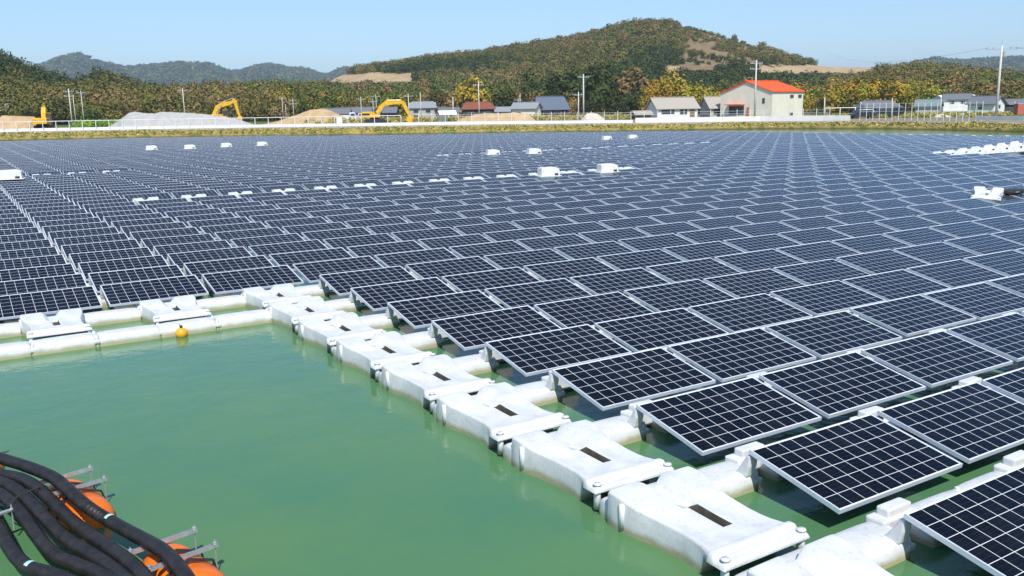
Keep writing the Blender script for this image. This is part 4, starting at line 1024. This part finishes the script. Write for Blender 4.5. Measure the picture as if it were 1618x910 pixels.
# green scrub on the field edge
def scrub(name, x0, x1, d0, d1, n, label, pal, hs=1.0):
    a = RNG.uniform(azim(x0), azim(x1), n); r = RNG.uniform(d0, d1, n); Z = base_z(a, r); X, Y = wxy(a, r)
    V, ti = crown_tris(n, X, Y, Z, RNG.uniform(.5, 1.7, n) * hs, RNG.uniform(.8, 1.6, n) * hs, np.zeros(n, int) + NAMES.index(pal), 45, .28, .0)
    me = np_mesh(name, V, np.arange(len(V)).reshape(-1, 3), colours(ti, np.zeros(n, int), ['_' + pal])); o = link(name, me, MAT['leaf']); tag(o, label, 'scrub', None, 'stuff')
PAL['_olive'] = [(.30, .26, .09), (.22, .23, .07), (.36, .29, .12), (.17, .19, .05)]
PAL['_mid'] = [(.13, .24, .03), (.17, .27, .03), (.10, .19, .03)]
scrub('green_scrub', 118, 205, 195, 222, 130, 'bright green scrub beside the gravel heap', 'mid')
scrub('hedge', 2, 62, 190, 200, 60, 'green hedge behind the brown soil heap', 'mid')
scrub('yard_weeds', 480, 1010, 172, 200, 420, 'dry tan and olive weeds around the village houses', 'olive', .75)
scrub('yard_weeds', 1300, 1600, 150, 176, 300, 'dry tan weeds around the parked cars and low houses', 'olive', .45)
# individual trees that can be told apart
def tree(x, d, hgt, wid, kind, label, crown_low=.3, per=420, leaf=.34, lean=0):
    p = spot(x, d); r = empty('tree', p); X = np.zeros(1); m = MB(); m.rod((0, 0, -.3), (lean * .3, 0, hgt * .55), .22, .10, 8)
    for i in range(6):
        a = random.uniform(0, 6.28); z = hgt * random.uniform(.3, .6); m.rod((lean*.15, 0, z), (math.cos(a)*wid*.6, math.sin(a)*wid*.6, z + hgt*.22), .08, .03, 6)
    m.build('trunk', MAT['bark'], r)
    ks = np.zeros(1, int); V, ti = crown_tris(1, X, X.copy(), X.copy(), np.array([hgt]), np.array([wid]), ks + 1, per, leaf, crown_low)
    me = np_mesh('crown', V, np.arange(len(V)).reshape(-1, 3), colours(ti, ks, [kind])); link('crown', me, MAT['leaf'], r); tag(r, label, 'tree', 'single trees at the foot of the hills'); return r
tree(895, 212, 4.2, 2.2, 'bare', 'small bare brownish tree beside the blue grey roof', .15, 260, .26)
tree(905, 216, 4.8, 2.0, 'rust', 'rusty red small tree behind the shorter pole', .15, 260, .28)
tree(752, 232, 9.5, 3.6, 'bamboo', 'yellow green tree behind the brown-roofed house', .1, 700, .45)
tree(783, 236, 9, 3.6, 'mid', 'rounded green tree between the brown roof and the beige house', .1, 700, .45)
tree(812, 236, 6, 2.4, 'rust', 'reddish shrub-like tree behind the thin double poles', .1, 300, .4)
tree(1030, 226, 9, 2.2, 'gold', 'orange yellow tree rising over the long shed end', .1, 500, .4)
tree(1052, 228, 10, 2.4, 'bamboo', 'yellow green feathery tree over the long shed', .05, 600, .4)
tree(1075, 230, 10.5, 2.6, 'bamboo', 'tallest yellow green feathery tree over the long shed ridge', .05, 600, .4)
tree(1100, 232, 9.5, 2.4, 'mid', 'green feathery tree above the annex roof', .05, 600, .4)
tree(1283, 200, 3.6, 1.5, 'gold', 'small golden bush at the corner of the red-roofed building', .1, 220, .28)
for i, (x, d, h, k, lb) in enumerate([(845, 250, 13, 'ever', 'tall dark evergreen above the tall blue grey roof'), (876, 252, 14, 'ever', 'tall dark evergreen second along the dark stand'), (905, 250, 14.5, 'ever', 'tall dark evergreen behind the shorter pole'),
        (935, 252, 14, 'ever', 'tall dark evergreen behind the tall pole with cross-arm'), (962, 250, 13.5, 'ever', 'tall dark evergreen over the rubble heap end'), (988, 252, 13, 'bare', 'greyish bare tree with pale trunk at the end of the dark stand'), (1010, 250, 12, 'bare', 'greyish bare tree beside the orange yellow tree'),
        (1395, 232, 7.5, 'gold', 'golden bamboo clump behind the low dark grey house'), (1345, 232, 8, 'gold', 'golden brown bamboo clump beyond the pipe frame'), (1430, 234, 7.5, 'bamboo', 'yellow green bamboo clump behind the dark van'), (1370, 234, 8, 'bamboo', 'yellow green bamboo clump between two golden ones')]):
    tree(x, d, h, 3.4 if k in ('ever', 'bare') else 3.0, k, lb, .18 if k != 'ever' else .12, 900, .5)
sk = [(938, 650, 6, 'ever', 'dark skyline tree on the hill shoulder, lower of two'), (962, 648, 6, 'ever', 'dark skyline tree on the hill shoulder, upper of two'), (54, 385, 8, 'ever', 'single dark tree standing out on the near slope skyline'), (1157, 640, 5.5, 'ever', 'dark skyline tree above the rocky slope')]
for x, d, h, k, lb in sk: tree(x, d, h, 2.8, k, lb, .0, 500, .5)

# ------------------------------------------------------------------ haze
hz = bpy.data.materials.new('air'); hz.use_nodes = True; t = hz.node_tree; t.nodes.clear()
out = t.nodes.new('ShaderNodeOutputMaterial'); pv = t.nodes.new('ShaderNodeVolumePrincipled')
pv.inputs['Color'].default_value = (.66, .82, 1.0, 1); pv.inputs['Density'].default_value = 0.00016; pv.inputs['Anisotropy'].default_value = 0.0
t.links.new(pv.outputs[0], out.inputs['Volume'])
ho = MB().box((-7500, -7500, -4), (7500, 7500, 330)).build('haze', hz); ho['kind'] = 'stuff'
